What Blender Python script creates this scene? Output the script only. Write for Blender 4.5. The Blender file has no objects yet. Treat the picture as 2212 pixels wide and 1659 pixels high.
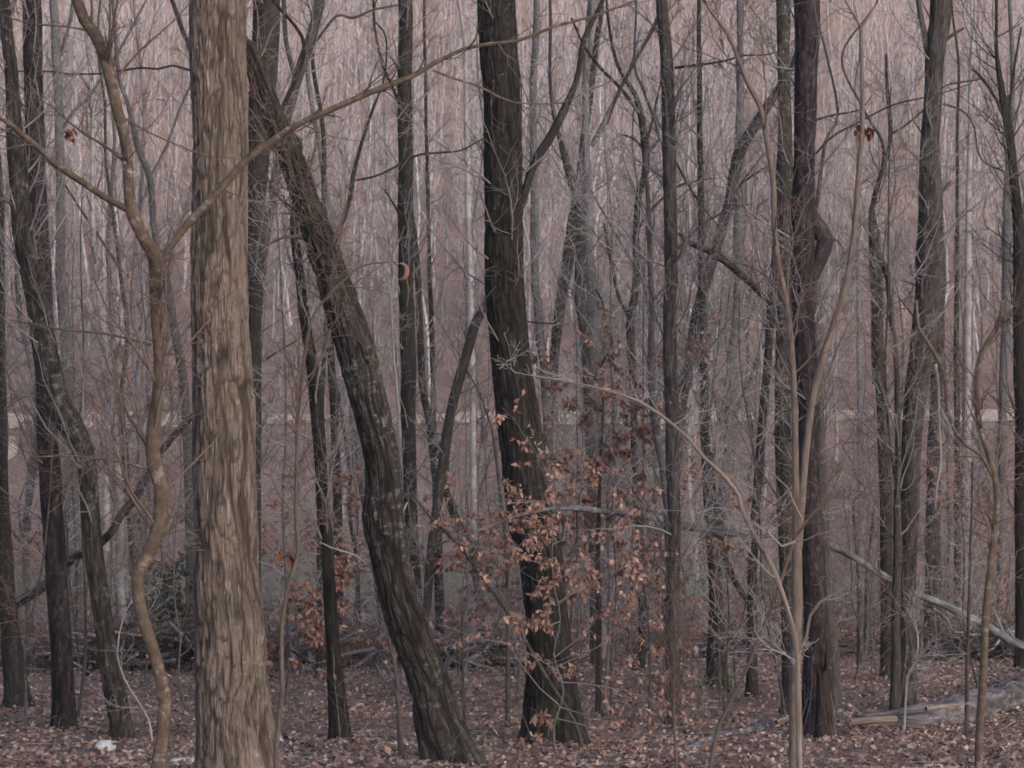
import bpy, math, random
import numpy as np
from mathutils import Vector

# ------------------------------------------------------------------ camera, light, exposure
FOC = 5203.0; CX = 1106.0; YH = 830.0; CAMZ = 1.6       # photo measured on a 2212 x 1659 grid
sc = bpy.context.scene
cam_d = bpy.data.cameras.new("camera"); cam = bpy.data.objects.new("camera", cam_d)
sc.collection.objects.link(cam); sc.camera = cam
cam.location = (0, 0, CAMZ); cam.rotation_euler = (math.radians(90), 0, 0)
cam_d.sensor_width = 36; cam_d.lens = FOC / 2212 * 36
cam_d.clip_start = 0.1; cam_d.clip_end = 3000
cam_d.dof.use_dof = True; cam_d.dof.focus_distance = 24; cam_d.dof.aperture_fstop = 11
SUN = Vector((0.55, -0.80, 0.0)).normalized() * math.cos(math.radians(11)) + Vector((0, 0, math.sin(math.radians(11))))
w = bpy.data.worlds.new("World"); sc.world = w; w.use_nodes = True
nt = w.node_tree; bg = nt.nodes['Background']
sky = nt.nodes.new('ShaderNodeTexSky'); sky.sky_type = 'NISHITA'; sky.sun_disc = False
sky.sun_elevation = math.asin(SUN.z); sky.sun_rotation = math.atan2(SUN.x, SUN.y)
sky.air_density = 1.0; sky.dust_density = 4.0; sky.ozone_density = 1.0
bg.inputs[1].default_value = 0.15
nt.links.new(sky.outputs[0], bg.inputs[0])
sd = bpy.data.lights.new("sun", 'SUN'); so = bpy.data.objects.new("sun", sd); sc.collection.objects.link(so)
sd.energy = 2.6; sd.angle = math.radians(12); sd.color = (1.0, 0.95, 0.94)
so.rotation_euler = SUN.to_track_quat('Z', 'Y').to_euler(); so.location = (20, -20, 40)
sc.view_settings.view_transform = 'Standard'; sc.view_settings.look = 'None'
sc.view_settings.exposure = 1.12; sc.view_settings.gamma = 1
sc.cycles.use_denoising = True; sc.cycles.denoising_input_passes = 'RGB_ALBEDO_NORMAL'; sc.cycles.denoising_prefilter = 'ACCURATE'
sc.cycles.use_adaptive_sampling = False
sc.cycles.max_bounces = 5; sc.cycles.diffuse_bounces = 3; sc.cycles.volume_bounces = 0
sc.cycles.filter_width = 1.7

rng = np.random.default_rng(7)
# ------------------------------------------------------------------ helpers
def vnoise(p, seed=0):
    p = np.asarray(p, float); i = np.floor(p).astype(np.int64); f = p - i; f = f * f * (3 - 2 * f)
    def h(ix, iy, iz):
        n = (ix * 73856093) ^ (iy * 19349663) ^ (iz * 83492791) ^ (seed * 2654435 + 12345)
        n = (n ^ (n >> 13)) * 1274126177 & 0x7fffffff
        n = (n ^ (n >> 16)) & 0xffff
        return n / 65535.0
    r = 0
    for a in (0, 1):
        for b in (0, 1):
            for c in (0, 1):
                wgt = (f[..., 0] if a else 1 - f[..., 0]) * (f[..., 1] if b else 1 - f[..., 1]) * (f[..., 2] if c else 1 - f[..., 2])
                r = r + wgt * h(i[..., 0] + a, i[..., 1] + b, i[..., 2] + c)
    return r * 2 - 1

_gd = np.array([-500, -330, -60, -10, 0, 8, 13, 17, 20, 24, 30, 40, 47, 55, 70, 90, 102, 112, 121, 127, 134, 145, 180, 250, 330, 400, 520, 600])
_gh = np.array([-105, -100, -9, .9, 1.6, 2.1, 2.6, 2.95, 3.19, 3.6, 3.9, 4.54, 5.35, 6.0, 6.6, 6.9, 6.3, 4.9, 3.3, 2.30, 1.38, -0.7, -9.2, -28, -52, -76, -112, -118])  # negative distances: unseen ridge added behind the camera to keep low sun off the valley
_t = np.linspace(-500, 600, 2201); _h = np.interp(_t, _gd, _gh)
_hs = np.convolve(np.pad(_h, 6, 'edge'), np.ones(13) / 13, 'valid')
_hs = np.where((_t > 126) & (_t < 135), _h, _hs)
def ground(x, y):
    x = np.asarray(x, float); y = np.asarray(y, float)
    z = CAMZ - np.interp(y, _t, _hs)
    q = np.stack([x, y, np.zeros_like(x + y)], -1)
    amp = np.clip((y - 10) / 60, 0.25, 1.0)
    z = z + 0.13 * amp * vnoise(q * 0.35, 1) + 0.045 * vnoise(q * 1.3, 2) + 0.02 * vnoise(q * 3.1, 6)
    far = np.clip((y - 150) / 100, 0, 1)
    return z + far * (2.5 * vnoise(q * 0.02, 3) + 0.8 * vnoise(q * 0.08, 4))
def row_of(d): return YH + FOC * np.interp(d, _t, _hs) / d
_dd = np.linspace(10, 54, 400); _rr = row_of(_dd)
def dist_for(row): return float(np.interp(-row, -_rr, _dd))
def P(px, py, d): return np.stack([(np.asarray(px) - CX) / FOC * d, np.asarray(d) + 0 * np.asarray(px), CAMZ - (np.asarray(py) - YH) / FOC * d], -1)

def tubes(Pn, R, k, seed=0):
    """batch of M tubes, N points each, k sides"""
    M, N = Pn.shape[:2]
    T = np.gradient(Pn, axis=1); T /= np.linalg.norm(T, axis=2, keepdims=True) + 1e-9
    D = np.abs(Pn[:, -1] - Pn[:, 0]); D[:, 1] *= 0.35
    ref = np.zeros((M, 3)); ref[np.arange(M), np.argmin(D, 1)] = 1
    U = np.cross(T, ref[:, None]); U /= np.linalg.norm(U, axis=2, keepdims=True) + 1e-9
    V = np.cross(T, U)
    th = np.arange(k) * 2 * np.pi / k
    c = np.cos(th)[None, None, :, None]; s = np.sin(th)[None, None, :, None]
    Rr = R[:, :, None, None]
    vs = Pn[:, :, None] + Rr * (c * U[:, :, None] + s * V[:, :, None])
    L = np.concatenate([np.zeros((M, 1)), np.cumsum(np.linalg.norm(np.diff(Pn, axis=1), axis=2), 1)], 1)
    rm = R.mean(1)[:, None, None]; off = np.random.default_rng(seed + M).uniform(0, 50, (M, 1, 1))
    bk = np.stack([np.broadcast_to(np.cos(th) * rm, (M, N, k)), np.broadcast_to(np.sin(th) * rm, (M, N, k)), np.broadcast_to(L[:, :, None] + off, (M, N, k))], -1)
    m = np.arange(M)[:, None, None] * N * k; n = np.arange(N - 1)[None, :, None] * k; a = np.arange(k)[None, None, :]; b = (a + 1) % k
    q = np.stack([m + n + a, m + n + b, m + n + k + b, m + n + k + a], -1).reshape(-1, 4)
    return vs.reshape(-1, 3), q, bk.reshape(-1, 3)

class MB:
    def __init__(s): s.v = []; s.q = []; s.b = []; s.n = 0; s.f = []
    def add(s, v, q, b=None, f=None):
        s.f.append(f if f is not None else np.zeros(len(v))); s.v.append(v); s.q.append(q + s.n); s.b.append(b if b is not None else v); s.n += len(v)
    def mesh(s, name, m, smooth=True):
        v = np.concatenate(s.v); q = np.concatenate(s.q); b = np.concatenate(s.b)
        me = bpy.data.meshes.new(name); me.vertices.add(len(v)); me.vertices.foreach_set('co', v.astype(np.float32).ravel())
        me.loops.add(q.size); me.loops.foreach_set('vertex_index', q.astype(np.int32).ravel())
        me.polygons.add(len(q)); me.polygons.foreach_set('loop_start', np.arange(0, q.size, q.shape[1], dtype=np.int32))
        if smooth: me.polygons.foreach_set('use_smooth', np.ones(len(q), bool))
        at = me.attributes.new('bk', 'FLOAT_VECTOR', 'POINT'); at.data.foreach_set('vector', b.astype(np.float32).ravel())
        fv = np.concatenate(s.f)
        if fv.any(): fa = me.attributes.new('fur', 'FLOAT', 'POINT'); fa.data.foreach_set('value', fv.astype(np.float32))
        me.update(calc_edges=True)
        if m: me.materials.append(m)
        return me
    def build(s, name, m, parent=None, smooth=True):
        o = bpy.data.objects.new(name, s.mesh(name, m, smooth)); sc.collection.objects.link(o)
        if parent:
            o.parent = parent; o.location = [-c for c in parent.location] if parent.type == 'EMPTY' else (0, 0, 0)
        return o
def tag(o, label=None, cat=None, group=None, kind=None):
    for k_, v_ in (('label', label), ('category', cat), ('group', group), ('kind', kind)):
        if v_: o[k_] = v_
    return o
def thing(name, loc, label, cat, group=None):
    o = bpy.data.objects.new(name, None); sc.collection.objects.link(o); o.location = [float(c) for c in loc]
    o.empty_display_size = 0.2
    return tag(o, label, cat, group)

def resample(pts, step):
    """Catmull-Rom through rows of (x,y,z,r)"""
    pts = np.asarray(pts, float)
    pp = np.vstack([2 * pts[0] - pts[1], pts, 2 * pts[-1] - pts[-2]]); out = []
    for i in range(1, len(pp) - 2):
        n = max(1, int(np.linalg.norm(pp[i + 1, :3] - pp[i, :3]) / step)); t = np.arange(n)[:, None] / n
        a, b, c, d = pp[i - 1], pp[i], pp[i + 1], pp[i + 2]
        out.append(0.5 * (2 * b + (c - a) * t + (2 * a - 5 * b + 4 * c - d) * t * t + (3 * b - a - 3 * c + d) * t ** 3))
    out.append(pts[-1:]); o = np.concatenate(out); o[:, 3] = np.maximum(o[:, 3], 0.0008)
    return o
def spawn(g, Pn, R, n, t0, t1, length, ang=(0.6, 1.1), npts=5, up=0.1, wig=0.18, rr=0.5, rmax=1, rend=0.0015, fall=0.3, flat=0.0):
    M, N = Pn.shape[:2]; idx = np.repeat(np.arange(M), n); K = len(idx)
    t = g.uniform(t0, t1, K); x = t * (N - 1); i = np.minimum(x.astype(int), N - 2); f = (x - i)[:, None]
    pos = Pn[idx, i] * (1 - f) + Pn[idx, i + 1] * f; r0 = R[idx, i] * (1 - f[:, 0]) + R[idx, i + 1] * f[:, 0]
    T = Pn[idx, i + 1] - Pn[idx, i]; T /= np.linalg.norm(T, axis=1, keepdims=True) + 1e-9
    rv = g.normal(size=(K, 3)); rv[:, 2] *= (1 - flat); rv -= (rv * T).sum(1, keepdims=True) * T; rv /= np.linalg.norm(rv, axis=1, keepdims=True) + 1e-9
    a = g.uniform(ang[0], ang[1], K)[:, None]; d = np.cos(a) * T + np.sin(a) * rv
    L = (np.asarray(length) * np.ones(M))[idx] * g.uniform(0.45, 1.25, K) * (1 - fall * t)
    out = np.empty((K, npts, 3)); out[:, 0] = pos; seg = L / (npts - 1)
    for j in range(1, npts):
        d = d + g.normal(size=(K, 3)) * wig; d[:, 2] += up; d /= np.linalg.norm(d, axis=1, keepdims=True)
        out[:, j] = out[:, j - 1] + d * seg[:, None]
    rs = np.minimum(r0 * rr, rmax); rs = np.maximum(rs, rend * 1.2)
    RR = rs[:, None] + (rend - rs)[:, None] * (np.linspace(0, 1, npts) ** 0.8)[None]
    return out, RR, L

# ------------------------------------------------------------------ materials
def newmat(name):
    m = bpy.data.materials.new(name); m.use_nodes = True; t = m.node_tree; b = t.nodes['Principled BSDF']
    b.inputs['Roughness'].default_value = 0.92; b.inputs['Specular IOR Level'].default_value = 0.2
    return m, t, b
def N(t, ty, **kw):
    n = t.nodes.new(ty)
    for k_, v_ in kw.items():
        if k_ in n.inputs: n.inputs[k_].default_value = v_
        else: setattr(n, k_, v_)
    return n
def ramp(t, src, stops):
    r = t.nodes.new('ShaderNodeValToRGB'); e = r.color_ramp.elements
    while len(e) < len(stops): e.new(0.5)
    for el, (p, c) in zip(e, stops): el.position = p; el.color = (*c, 1) if len(c) == 3 else c
    t.links.new(src, r.inputs[0]); return r.outputs[0]
def g3(v): return (v, v, v)
def cool(c, k=1.0): return (c[0] * (1 - 0.04 * k), c[1] * (1 - 0.03 * k), c[2] * (1 + 0.17 * k))
def mix(t, fac, a, b):
    m = t.nodes.new('ShaderNodeMix'); m.data_type = 'RGBA'
    for s_, v_ in ((m.inputs['Factor'], fac), (m.inputs[6], a), (m.inputs[7], b)):
        if isinstance(v_, (tuple, list)): s_.default_value = (*v_, 1)
        elif isinstance(v_, float): s_.default_value = v_
        else: t.links.new(v_, s_)
    return m.outputs[2]
def bark(name, light, dark, spot=None, spots=0.0, moss=0.0, s=28, stretch=0.16, patch=None, bump=0.6, furrow=True, rings=0.0):
    kc = 0.55 if name == 'bark_oak_tan' else 0.25 if name in ( 'bark_sapling_tan', 'bark_sapling_smooth', 'bare_wood') else 0.6
    light = cool(light, kc); dark = cool(dark, kc); patch = cool(patch, kc) if patch else None; spot = cool(spot, .6) if spot else None
    m, t, b = newmat(name); L = t.links
    at = N(t, 'ShaderNodeAttribute', attribute_name='bk'); oi = N(t, 'ShaderNodeObjectInfo')
    mp = N(t, 'ShaderNodeMapping'); mp.inputs['Scale'].default_value = (s, s, s * stretch); L.new(at.outputs['Vector'], mp.inputs[0])
    ns = N(t, 'ShaderNodeTexNoise', Scale=0.6, Detail=3.0); L.new(mp.outputs[0], ns.inputs['Vector'])
    ad = N(t, 'ShaderNodeVectorMath', operation='ADD'); L.new(mp.outputs[0], ad.inputs[0])
    sb = N(t, 'ShaderNodeVectorMath', operation='SCALE'); L.new(ns.outputs['Color'], sb.inputs[0]); sb.inputs['Scale'].default_value = 1.4; L.new(sb.outputs[0], ad.inputs[1])
    if furrow:
        vo = N(t, 'ShaderNodeTexVoronoi', feature='DISTANCE_TO_EDGE', Scale=1.0); L.new(ad.outputs[0], vo.inputs['Vector'])
        rg = N(t, 'ShaderNodeTexNoise', Scale=1.1, Detail=4.0, Roughness=0.6); L.new(ad.outputs[0], rg.inputs['Vector'])
        mm = N(t, 'ShaderNodeMath', operation='MULTIPLY'); L.new(ramp(t, vo.outputs['Distance'], [(0.0, g3(0.25)), (0.22, g3(1))]), mm.inputs[0])
        L.new(ramp(t, rg.outputs[0], [(0.36, g3(0)), (0.62, g3(1))]), mm.inputs[1]); h = mm.outputs[0]
    else:
        h2 = N(t, 'ShaderNodeTexNoise', Scale=1.0, Detail=4.0); L.new(ad.outputs[0], h2.inputs['Vector']); h = ramp(t, h2.outputs[0], [(0.3, g3(0)), (0.7, g3(1))])
    col = mix(t, h, dark, light)
    fine = N(t, 'ShaderNodeTexNoise', Scale=2.5, Detail=5.0, Roughness=0.7); L.new(mp.outputs[0], fine.inputs['Vector'])
    col = mix(t, ramp(t, fine.outputs[0], [(0.35, g3(0)), (0.75, g3(0.55))]), col, tuple(c * 0.5 for c in dark))
    big = N(t, 'ShaderNodeTexNoise', Scale=2.2, Detail=4.0); L.new(at.outputs['Vector'], big.inputs['Vector'])
    if patch: col = mix(t, ramp(t, big.outputs[0], [(0.42, g3(0)), (0.60, g3(0.9))]), col, patch)
    if moss > 0:
        mo = N(t, 'ShaderNodeTexNoise', Scale=3.5, Detail=6.0); L.new(at.outputs['Vector'], mo.inputs['Vector'])
        col = mix(t, ramp(t, mo.outputs[0], [(0.6 - moss * 0.15, g3(0)), (0.75, g3(min(1, moss)))]), col, (0.075, 0.085, 0.035))
    if spot:
        sn = N(t, 'ShaderNodeTexNoise', Scale=19.0, Detail=6.0, Roughness=0.7); L.new(at.outputs['Vector'], sn.inputs['Vector'])
        s2 = N(t, 'ShaderNodeTexNoise', Scale=2.6, Detail=3.0); L.new(at.outputs['Vector'], s2.inputs['Vector'])
        mk = N(t, 'ShaderNodeMath', operation='MULTIPLY')
        L.new(ramp(t, sn.outputs[0], [(0.60 - 0.5 * spots, g3(0)), (0.68 - 0.5 * spots, g3(0.85))]), mk.inputs[0])
        L.new(ramp(t, s2.outputs[0], [(0.42, g3(0)), (0.6, g3(1))]), mk.inputs[1])
        col = mix(t, mk.outputs[0], col, spot)
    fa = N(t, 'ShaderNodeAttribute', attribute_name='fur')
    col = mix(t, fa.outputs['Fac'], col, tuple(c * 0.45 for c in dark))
    if rings > 0:
        mr = N(t, 'ShaderNodeMapping'); mr.inputs['Scale'].default_value = (3, 3, 14); L.new(at.outputs['Vector'], mr.inputs[0])
        rn = N(t, 'ShaderNodeTexNoise', Scale=1.0, Detail=3.0); L.new(mr.outputs[0], rn.inputs['Vector'])
        col = mix(t, ramp(t, rn.outputs[0], [(0.42, g3(0)), (0.6, g3(rings))]), col, tuple(c * 0.45 for c in light))
    hv = N(t, 'ShaderNodeHueSaturation'); mr2 = N(t, 'ShaderNodeMapRange'); L.new(oi.outputs['Random'], mr2.inputs[0])
    mr2.inputs['To Min'].default_value = 0.8; mr2.inputs['To Max'].default_value = 1.2; L.new(mr2.outputs[0], hv.inputs['Value']); L.new(col, hv.inputs['Color'])
    L.new(hv.outputs[0], b.inputs['Base Color'])
    bp = N(t, 'ShaderNodeBump', Strength=bump, Distance=0.022 if bump >= 1 else 0.012)
    hh = N(t, 'ShaderNodeMath', operation='MULTIPLY_ADD'); L.new(fine.outputs[0], hh.inputs[0]); hh.inputs[1].default_value = 0.5; L.new(h, hh.inputs[2])
    L.new(hh.outputs[0], bp.inputs['Height']); L.new(bp.outputs[0], b.inputs['Normal'])
    return m
BARK = {
 'oak': bark('bark_oak_tan', (0.66, 0.54, 0.45), (0.20, 0.15, 0.12), (0.52, 0.48, 0.42), 0.07, 0.45, s=60, stretch=0.07, patch=(0.34, 0.27, 0.215), bump=1.0),
 'dark': bark('bark_dark', (0.082, 0.074, 0.068), (0.028, 0.025, 0.023), (0.22, 0.21, 0.19), 0.0, 0.25, s=52, stretch=0.07),
 'lichen': bark('bark_lichen', (0.15, 0.132, 0.118), (0.05, 0.043, 0.039), (0.26, 0.26, 0.24), 0.15, 0.4, s=46, stretch=0.10, bump=1.0),
 'pine': bark('bark_plated', (0.115, 0.092, 0.094), (0.038, 0.030, 0.032), (0.20, 0.18, 0.17), 0.0, 0.1, s=20, stretch=0.45),
 'grey': bark('bark_grey', (0.19, 0.18, 0.18), (0.09, 0.085, 0.085), (0.33, 0.34, 0.32), 0.1, 0.3, s=40, stretch=0.3, furrow=False, bump=0.3),
 'mid': bark('bark_grey_brown', (0.16, 0.143, 0.135), (0.06, 0.053, 0.051), (0.25, 0.25, 0.23), 0.05, 0.4, s=50, stretch=0.08),
 'tan': bark('bark_sapling_tan', (0.25, 0.185, 0.145), (0.12, 0.09, 0.075), (0.5, 0.48, 0.42), 0.12, 0.5, s=40, stretch=0.5, furrow=False, bump=0.3, rings=0.8),
 'slim': bark('bark_sapling_smooth', (0.24, 0.195, 0.17), (0.13, 0.105, 0.095), None, 0, 0.2, s=50, stretch=0.2, furrow=False, bump=0.2),
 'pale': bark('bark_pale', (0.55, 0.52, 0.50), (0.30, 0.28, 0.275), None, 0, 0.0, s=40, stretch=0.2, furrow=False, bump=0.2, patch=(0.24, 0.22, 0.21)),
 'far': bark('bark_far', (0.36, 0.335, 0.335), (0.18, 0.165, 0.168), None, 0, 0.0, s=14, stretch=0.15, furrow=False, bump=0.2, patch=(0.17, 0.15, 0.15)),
 'log': bark('bark_log', (0.52, 0.47, 0.47), (0.17, 0.15, 0.15), (0.40, 0.37, 0.37), 0.10, 0.3, s=26, stretch=0.2),
 'birch': bark('bark_weathered_log', (0.44, 0.46, 0.46), (0.16, 0.17, 0.175), (0.42, 0.45, 0.46), 0.10, 0.2, s=24, stretch=0.4, furrow=False, bump=0.3, patch=(0.15, 0.15, 0.13)),
 'wood': bark('bare_wood', (0.46, 0.375, 0.33), (0.19, 0.15, 0.13), None, 0, 0.0, s=40, stretch=0.06, furrow=False, bump=0.4),
 'rot': bark('rotten_wood', (0.115, 0.082, 0.07), (0.035, 0.024, 0.021), None, 0, 0.0, s=30, stretch=0.08, furrow=True),
}
def flat(name, cols, sc_=6.0, rough=0.9, trans=0.0):
    m, t, b = newmat(name); oi = N(t, 'ShaderNodeAttribute', attribute_name='bk')
    if name.startswith('twig'):
        ns = N(t, 'ShaderNodeTexNoise', Scale=0.9, Detail=1.0); t.links.new(oi.outputs['Vector'], ns.inputs['Vector'])
        mr_ = N(t, 'ShaderNodeMapRange'); mr_.inputs['From Min'].default_value = 0.3; mr_.inputs['From Max'].default_value = 0.7; t.links.new(ns.outputs[0], mr_.inputs[0]); fac_ = mr_.outputs[0]
    else:
        sn_ = N(t, 'ShaderNodeVectorMath', operation='SNAP'); sn_.inputs[1].default_value = (0.125,) * 3; ad_ = N(t, 'ShaderNodeVectorMath', operation='ADD'); ad_.inputs[1].default_value = (0.05,) * 3; t.links.new(oi.outputs['Vector'], ad_.inputs[0]); t.links.new(ad_.outputs[0], sn_.inputs[0]); ns = N(t, 'ShaderNodeTexWhiteNoise'); t.links.new(sn_.outputs[0], ns.inputs['Vector']); fac_ = ns.outputs['Value']
    cols = [cool(c_, 0.55) for c_ in cols]; k_ = len(cols); c = ramp(t, fac_, [(i / max(1, k_ - 1), cols[i]) for i in range(k_)])
    t.links.new(c, b.inputs['Base Color']); b.inputs['Roughness'].default_value = rough
    if trans: b.inputs['Subsurface Weight'].default_value = 0.0
    return m
TWIG = {
 'grey': flat('twig_grey', [(0.13, 0.115, 0.11), (0.27, 0.25, 0.245), (0.19, 0.165, 0.155)]),
 'brown': flat('twig_brown', [(0.11, 0.075, 0.065), (0.20, 0.145, 0.12), (0.15, 0.11, 0.10)]),
 'dark': flat('twig_dark', [(0.05, 0.042, 0.04), (0.11, 0.095, 0.09), (0.075, 0.06, 0.058)]),
 'pale': flat('twig_pale', [(0.24, 0.22, 0.215), (0.42, 0.39, 0.37), (0.32, 0.29, 0.28)]),
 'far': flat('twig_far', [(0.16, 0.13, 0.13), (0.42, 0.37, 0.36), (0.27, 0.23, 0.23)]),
}
LEAF = {
 'beech': flat('leaf_beech_dry', [(0.30, 0.155, 0.115), (0.38, 0.23, 0.175), (0.20, 0.105, 0.085), (0.50, 0.36, 0.29), (0.28, 0.145, 0.115)]),
 'oakleaf': flat('leaf_oak_dry', [(0.13, 0.05, 0.035), (0.22, 0.09, 0.055)]),
 'litter': flat('leaf_litter_mix', [(0.24, 0.152, 0.122), (0.36, 0.255, 0.212), (0.11, 0.068, 0.056), (0.56, 0.45, 0.39), (0.19, 0.118, 0.10), (0.29, 0.20, 0.172)]),
 'green': flat('leaf_evergreen', [(0.05, 0.06, 0.04), (0.12, 0.13, 0.105), (0.08, 0.085, 0.06)]),
}
def ground_mat():
    m, t, b = newmat('forest_floor'); L = t.links; tc = N(t, 'ShaderNodeTexCoord')
    v = N(t, 'ShaderNodeTexVoronoi', Scale=11.0); L.new(tc.outputs['Object'], v.inputs['Vector'])
    wn = N(t, 'ShaderNodeTexWhiteNoise'); L.new(v.outputs['Position'], wn.inputs['Vector'])
    c = ramp(t, wn.outputs['Value'], [(0, (0.12, 0.075, 0.070)), (0.3, (0.22, 0.142, 0.128)), (0.6, (0.30, 0.20, 0.182)), (0.85, (0.18, 0.108, 0.10)), (1, (0.40, 0.31, 0.29))])
    n2 = N(t, 'ShaderNodeTexNoise', Scale=0.22, Detail=6.0, Roughness=0.65); L.new(tc.outputs['Object'], n2.inputs['Vector'])
    c = mix(t, ramp(t, n2.outputs[0], [(0.42, g3(0)), (0.68, g3(0.7))]), c, (0.14, 0.098, 0.095))
    n4 = N(t, 'ShaderNodeTexNoise', Scale=0.035, Detail=5.0, Roughness=0.6); L.new(tc.outputs['Object'], n4.inputs['Vector'])
    c = mix(t, ramp(t, n4.outputs[0], [(0.48, g3(0)), (0.62, g3(0.55))]), c, (0.29, 0.195, 0.17))
    n3 = N(t, 'ShaderNodeTexNoise', Scale=14.0, Detail=4.0); L.new(tc.outputs['Object'], n3.inputs['Vector'])
    L.new(c, b.inputs['Base Color'])
    bp = N(t, 'ShaderNodeBump', Strength=0.8, Distance=0.03); L.new(wn.outputs['Value'], bp.inputs['Height']); L.new(bp.outputs[0], b.inputs['Normal'])
    return m
def noisy(name, stops, scale, bump=0.3):
    m, t, b = newmat(name); tc = N(t, 'ShaderNodeTexCoord'); n = N(t, 'ShaderNodeTexNoise', Scale=scale, Detail=8.0, Roughness=0.65)
    t.links.new(tc.outputs['Object'], n.inputs['Vector']); t.links.new(ramp(t, n.outputs[0], stops), b.inputs['Base Color'])
    bp = N(t, 'ShaderNodeBump', Strength=bump, Distance=0.03); t.links.new(n.outputs[0], bp.inputs['Height']); t.links.new(bp.outputs[0], b.inputs['Normal'])
    return m

# ------------------------------------------------------------------ terrain
def sheet(name, xs, ys, m, lift=0.0, edge=None, kind='structure'):
    X, Y = np.meshgrid(xs, ys) if edge is None else (None, None)
    if edge is not None:      # edge(y-index fraction) -> rows of x,y
        X, Y = edge
    Z = ground(X, Y) + lift
    v = np.stack([X, Y, Z], -1).reshape(-1, 3); ny, nx = X.shape
    a = (np.arange(ny - 1)[:, None] * nx + np.arange(nx - 1)[None]).ravel(); q = np.stack([a, a + 1, a + nx + 1, a + nx], -1)
    mb = MB(); mb.add(v, q); o = mb.build(name, m); tag(o, kind=kind); return o
xs = np.concatenate([np.linspace(-700, -30, 90), np.linspace(-29, 29, 200), np.linspace(30, 700, 90)])
ys = np.concatenate([np.linspace(-498, -55, 40), np.linspace(-50, 10, 25), np.linspace(10.4, 62, 190), np.linspace(62.6, 150, 130), np.linspace(152, 600, 150)])
sheet('forest_floor', xs, ys, ground_mat())
# dirt road across the valley and its bend coming nearer on the left
m_road = noisy('road_dirt', [(0.40, (0.24, 0.165, 0.14)), (0.52, (0.48, 0.38, 0.32)), (0.68, (0.40, 0.30, 0.25)), (0.80, (0.26, 0.18, 0.15))], 0.22)
s_ = np.linspace(0, 1, 240); cl_x = 130 - 185 * s_; cl_y = 130.5 + 0.8 * np.sin(cl_x * 0.06)
v_ = np.linspace(-1, 1, 9)
EX = cl_x[:, None] + 0 * v_[None]; EY = cl_y[:, None] + v_[None] * (2.3 + 0.6 * np.sin(cl_x * 0.21))[:, None]
sheet('dirt_road', None, None, m_road, 0.05, edge=(EX[:, ::-1], EY[:, ::-1]))
pth = resample(np.array([(-40, 127.2, 0, 1.2), (-29, 125.5, 0, 1.2), (-26.0, 120, 0, 1.3), (-27.5, 114, 0, 1.4), (-31, 108, 0, 1.4), (-40, 103, 0, 1.4)]), 0.8)
Tn = np.gradient(pth[:, :2], axis=0); Tn /= np.linalg.norm(Tn, axis=1, keepdims=True); Nn = np.stack([-Tn[:, 1], Tn[:, 0]], -1)
EX = pth[:, 0:1] + Nn[:, 0:1] * v_[None] * pth[:, 3:4]; EY = pth[:, 1:2] + Nn[:, 1:2] * v_[None] * pth[:, 3:4]
sheet('dirt_track', None, None, m_road, 0.08, edge=(EX, EY))
# dull grass on the valley bottom: ragged outline
m_grass = noisy('valley_grass', [(0.3, (0.10, 0.105, 0.085)), (0.55, (0.155, 0.165, 0.135)), (0.8, (0.20, 0.19, 0.16))], 0.9)
gx = np.linspace(-45, 45, 260); lo = 72 + 3 * vnoise(np.stack([gx * .2, 0 * gx, 0 * gx], -1), 8); hi = 92 + 6 * vnoise(np.stack([gx * .12, 0 * gx, 0 * gx], -1), 9)
u = np.linspace(0, 1, 60)[:, None]
sheet('valley_grass', None, None, m_grass, 0.03, edge=(np.broadcast_to(gx[None], (60, 260)).copy(), lo[None] + (hi - lo)[None] * u))

# ------------------------------------------------------------------ traced trees
def parse(s): return np.array([[float(c) for c in p.split(',')] for p in s.split()])
def to3(tr, d):
    tr = np.asarray(tr, float)
    dd = np.full(len(tr), d) if tr.shape[1] < 4 else tr[:, 3]
    p = P(tr[:, 0], tr[:, 1], dd); return np.hstack([p, (tr[:, 2] / 2 / FOC * dd)[:, None]])
def rough_tube(mb, c4, k, amp=0.06, ridge=0.0, seed=0):
    v, q, b = tubes(c4[None, :, :3], c4[None, :, 3], k, seed)
    n = len(c4); ctr = np.repeat(c4[:, :3], k, 0); rad = v - ctr; R = np.repeat(c4[:, 3], k)[:, None]
    d = amp * vnoise(b * np.array([1 / max(c4[:, 3].mean(), .01) * 1.1] * 2 + [2.2]), seed) + amp * 0.5 * vnoise(b * np.array([1 / max(c4[:, 3].mean(), .01) * 2.6] * 2 + [7]), seed + 1)
    v = ctr + rad * (1 + d)[:, None]
    fur = None
    if ridge:
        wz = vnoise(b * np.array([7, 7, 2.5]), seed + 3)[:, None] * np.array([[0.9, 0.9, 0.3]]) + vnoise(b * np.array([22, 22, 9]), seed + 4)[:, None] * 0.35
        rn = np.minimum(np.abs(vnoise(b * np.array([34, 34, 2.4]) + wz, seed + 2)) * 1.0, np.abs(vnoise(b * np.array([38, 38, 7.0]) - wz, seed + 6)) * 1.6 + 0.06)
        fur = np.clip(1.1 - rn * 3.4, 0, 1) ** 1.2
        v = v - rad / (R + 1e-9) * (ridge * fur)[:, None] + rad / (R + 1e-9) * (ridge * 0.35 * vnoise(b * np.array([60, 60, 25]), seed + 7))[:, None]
    mb.add(v, q, b, fur)
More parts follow.
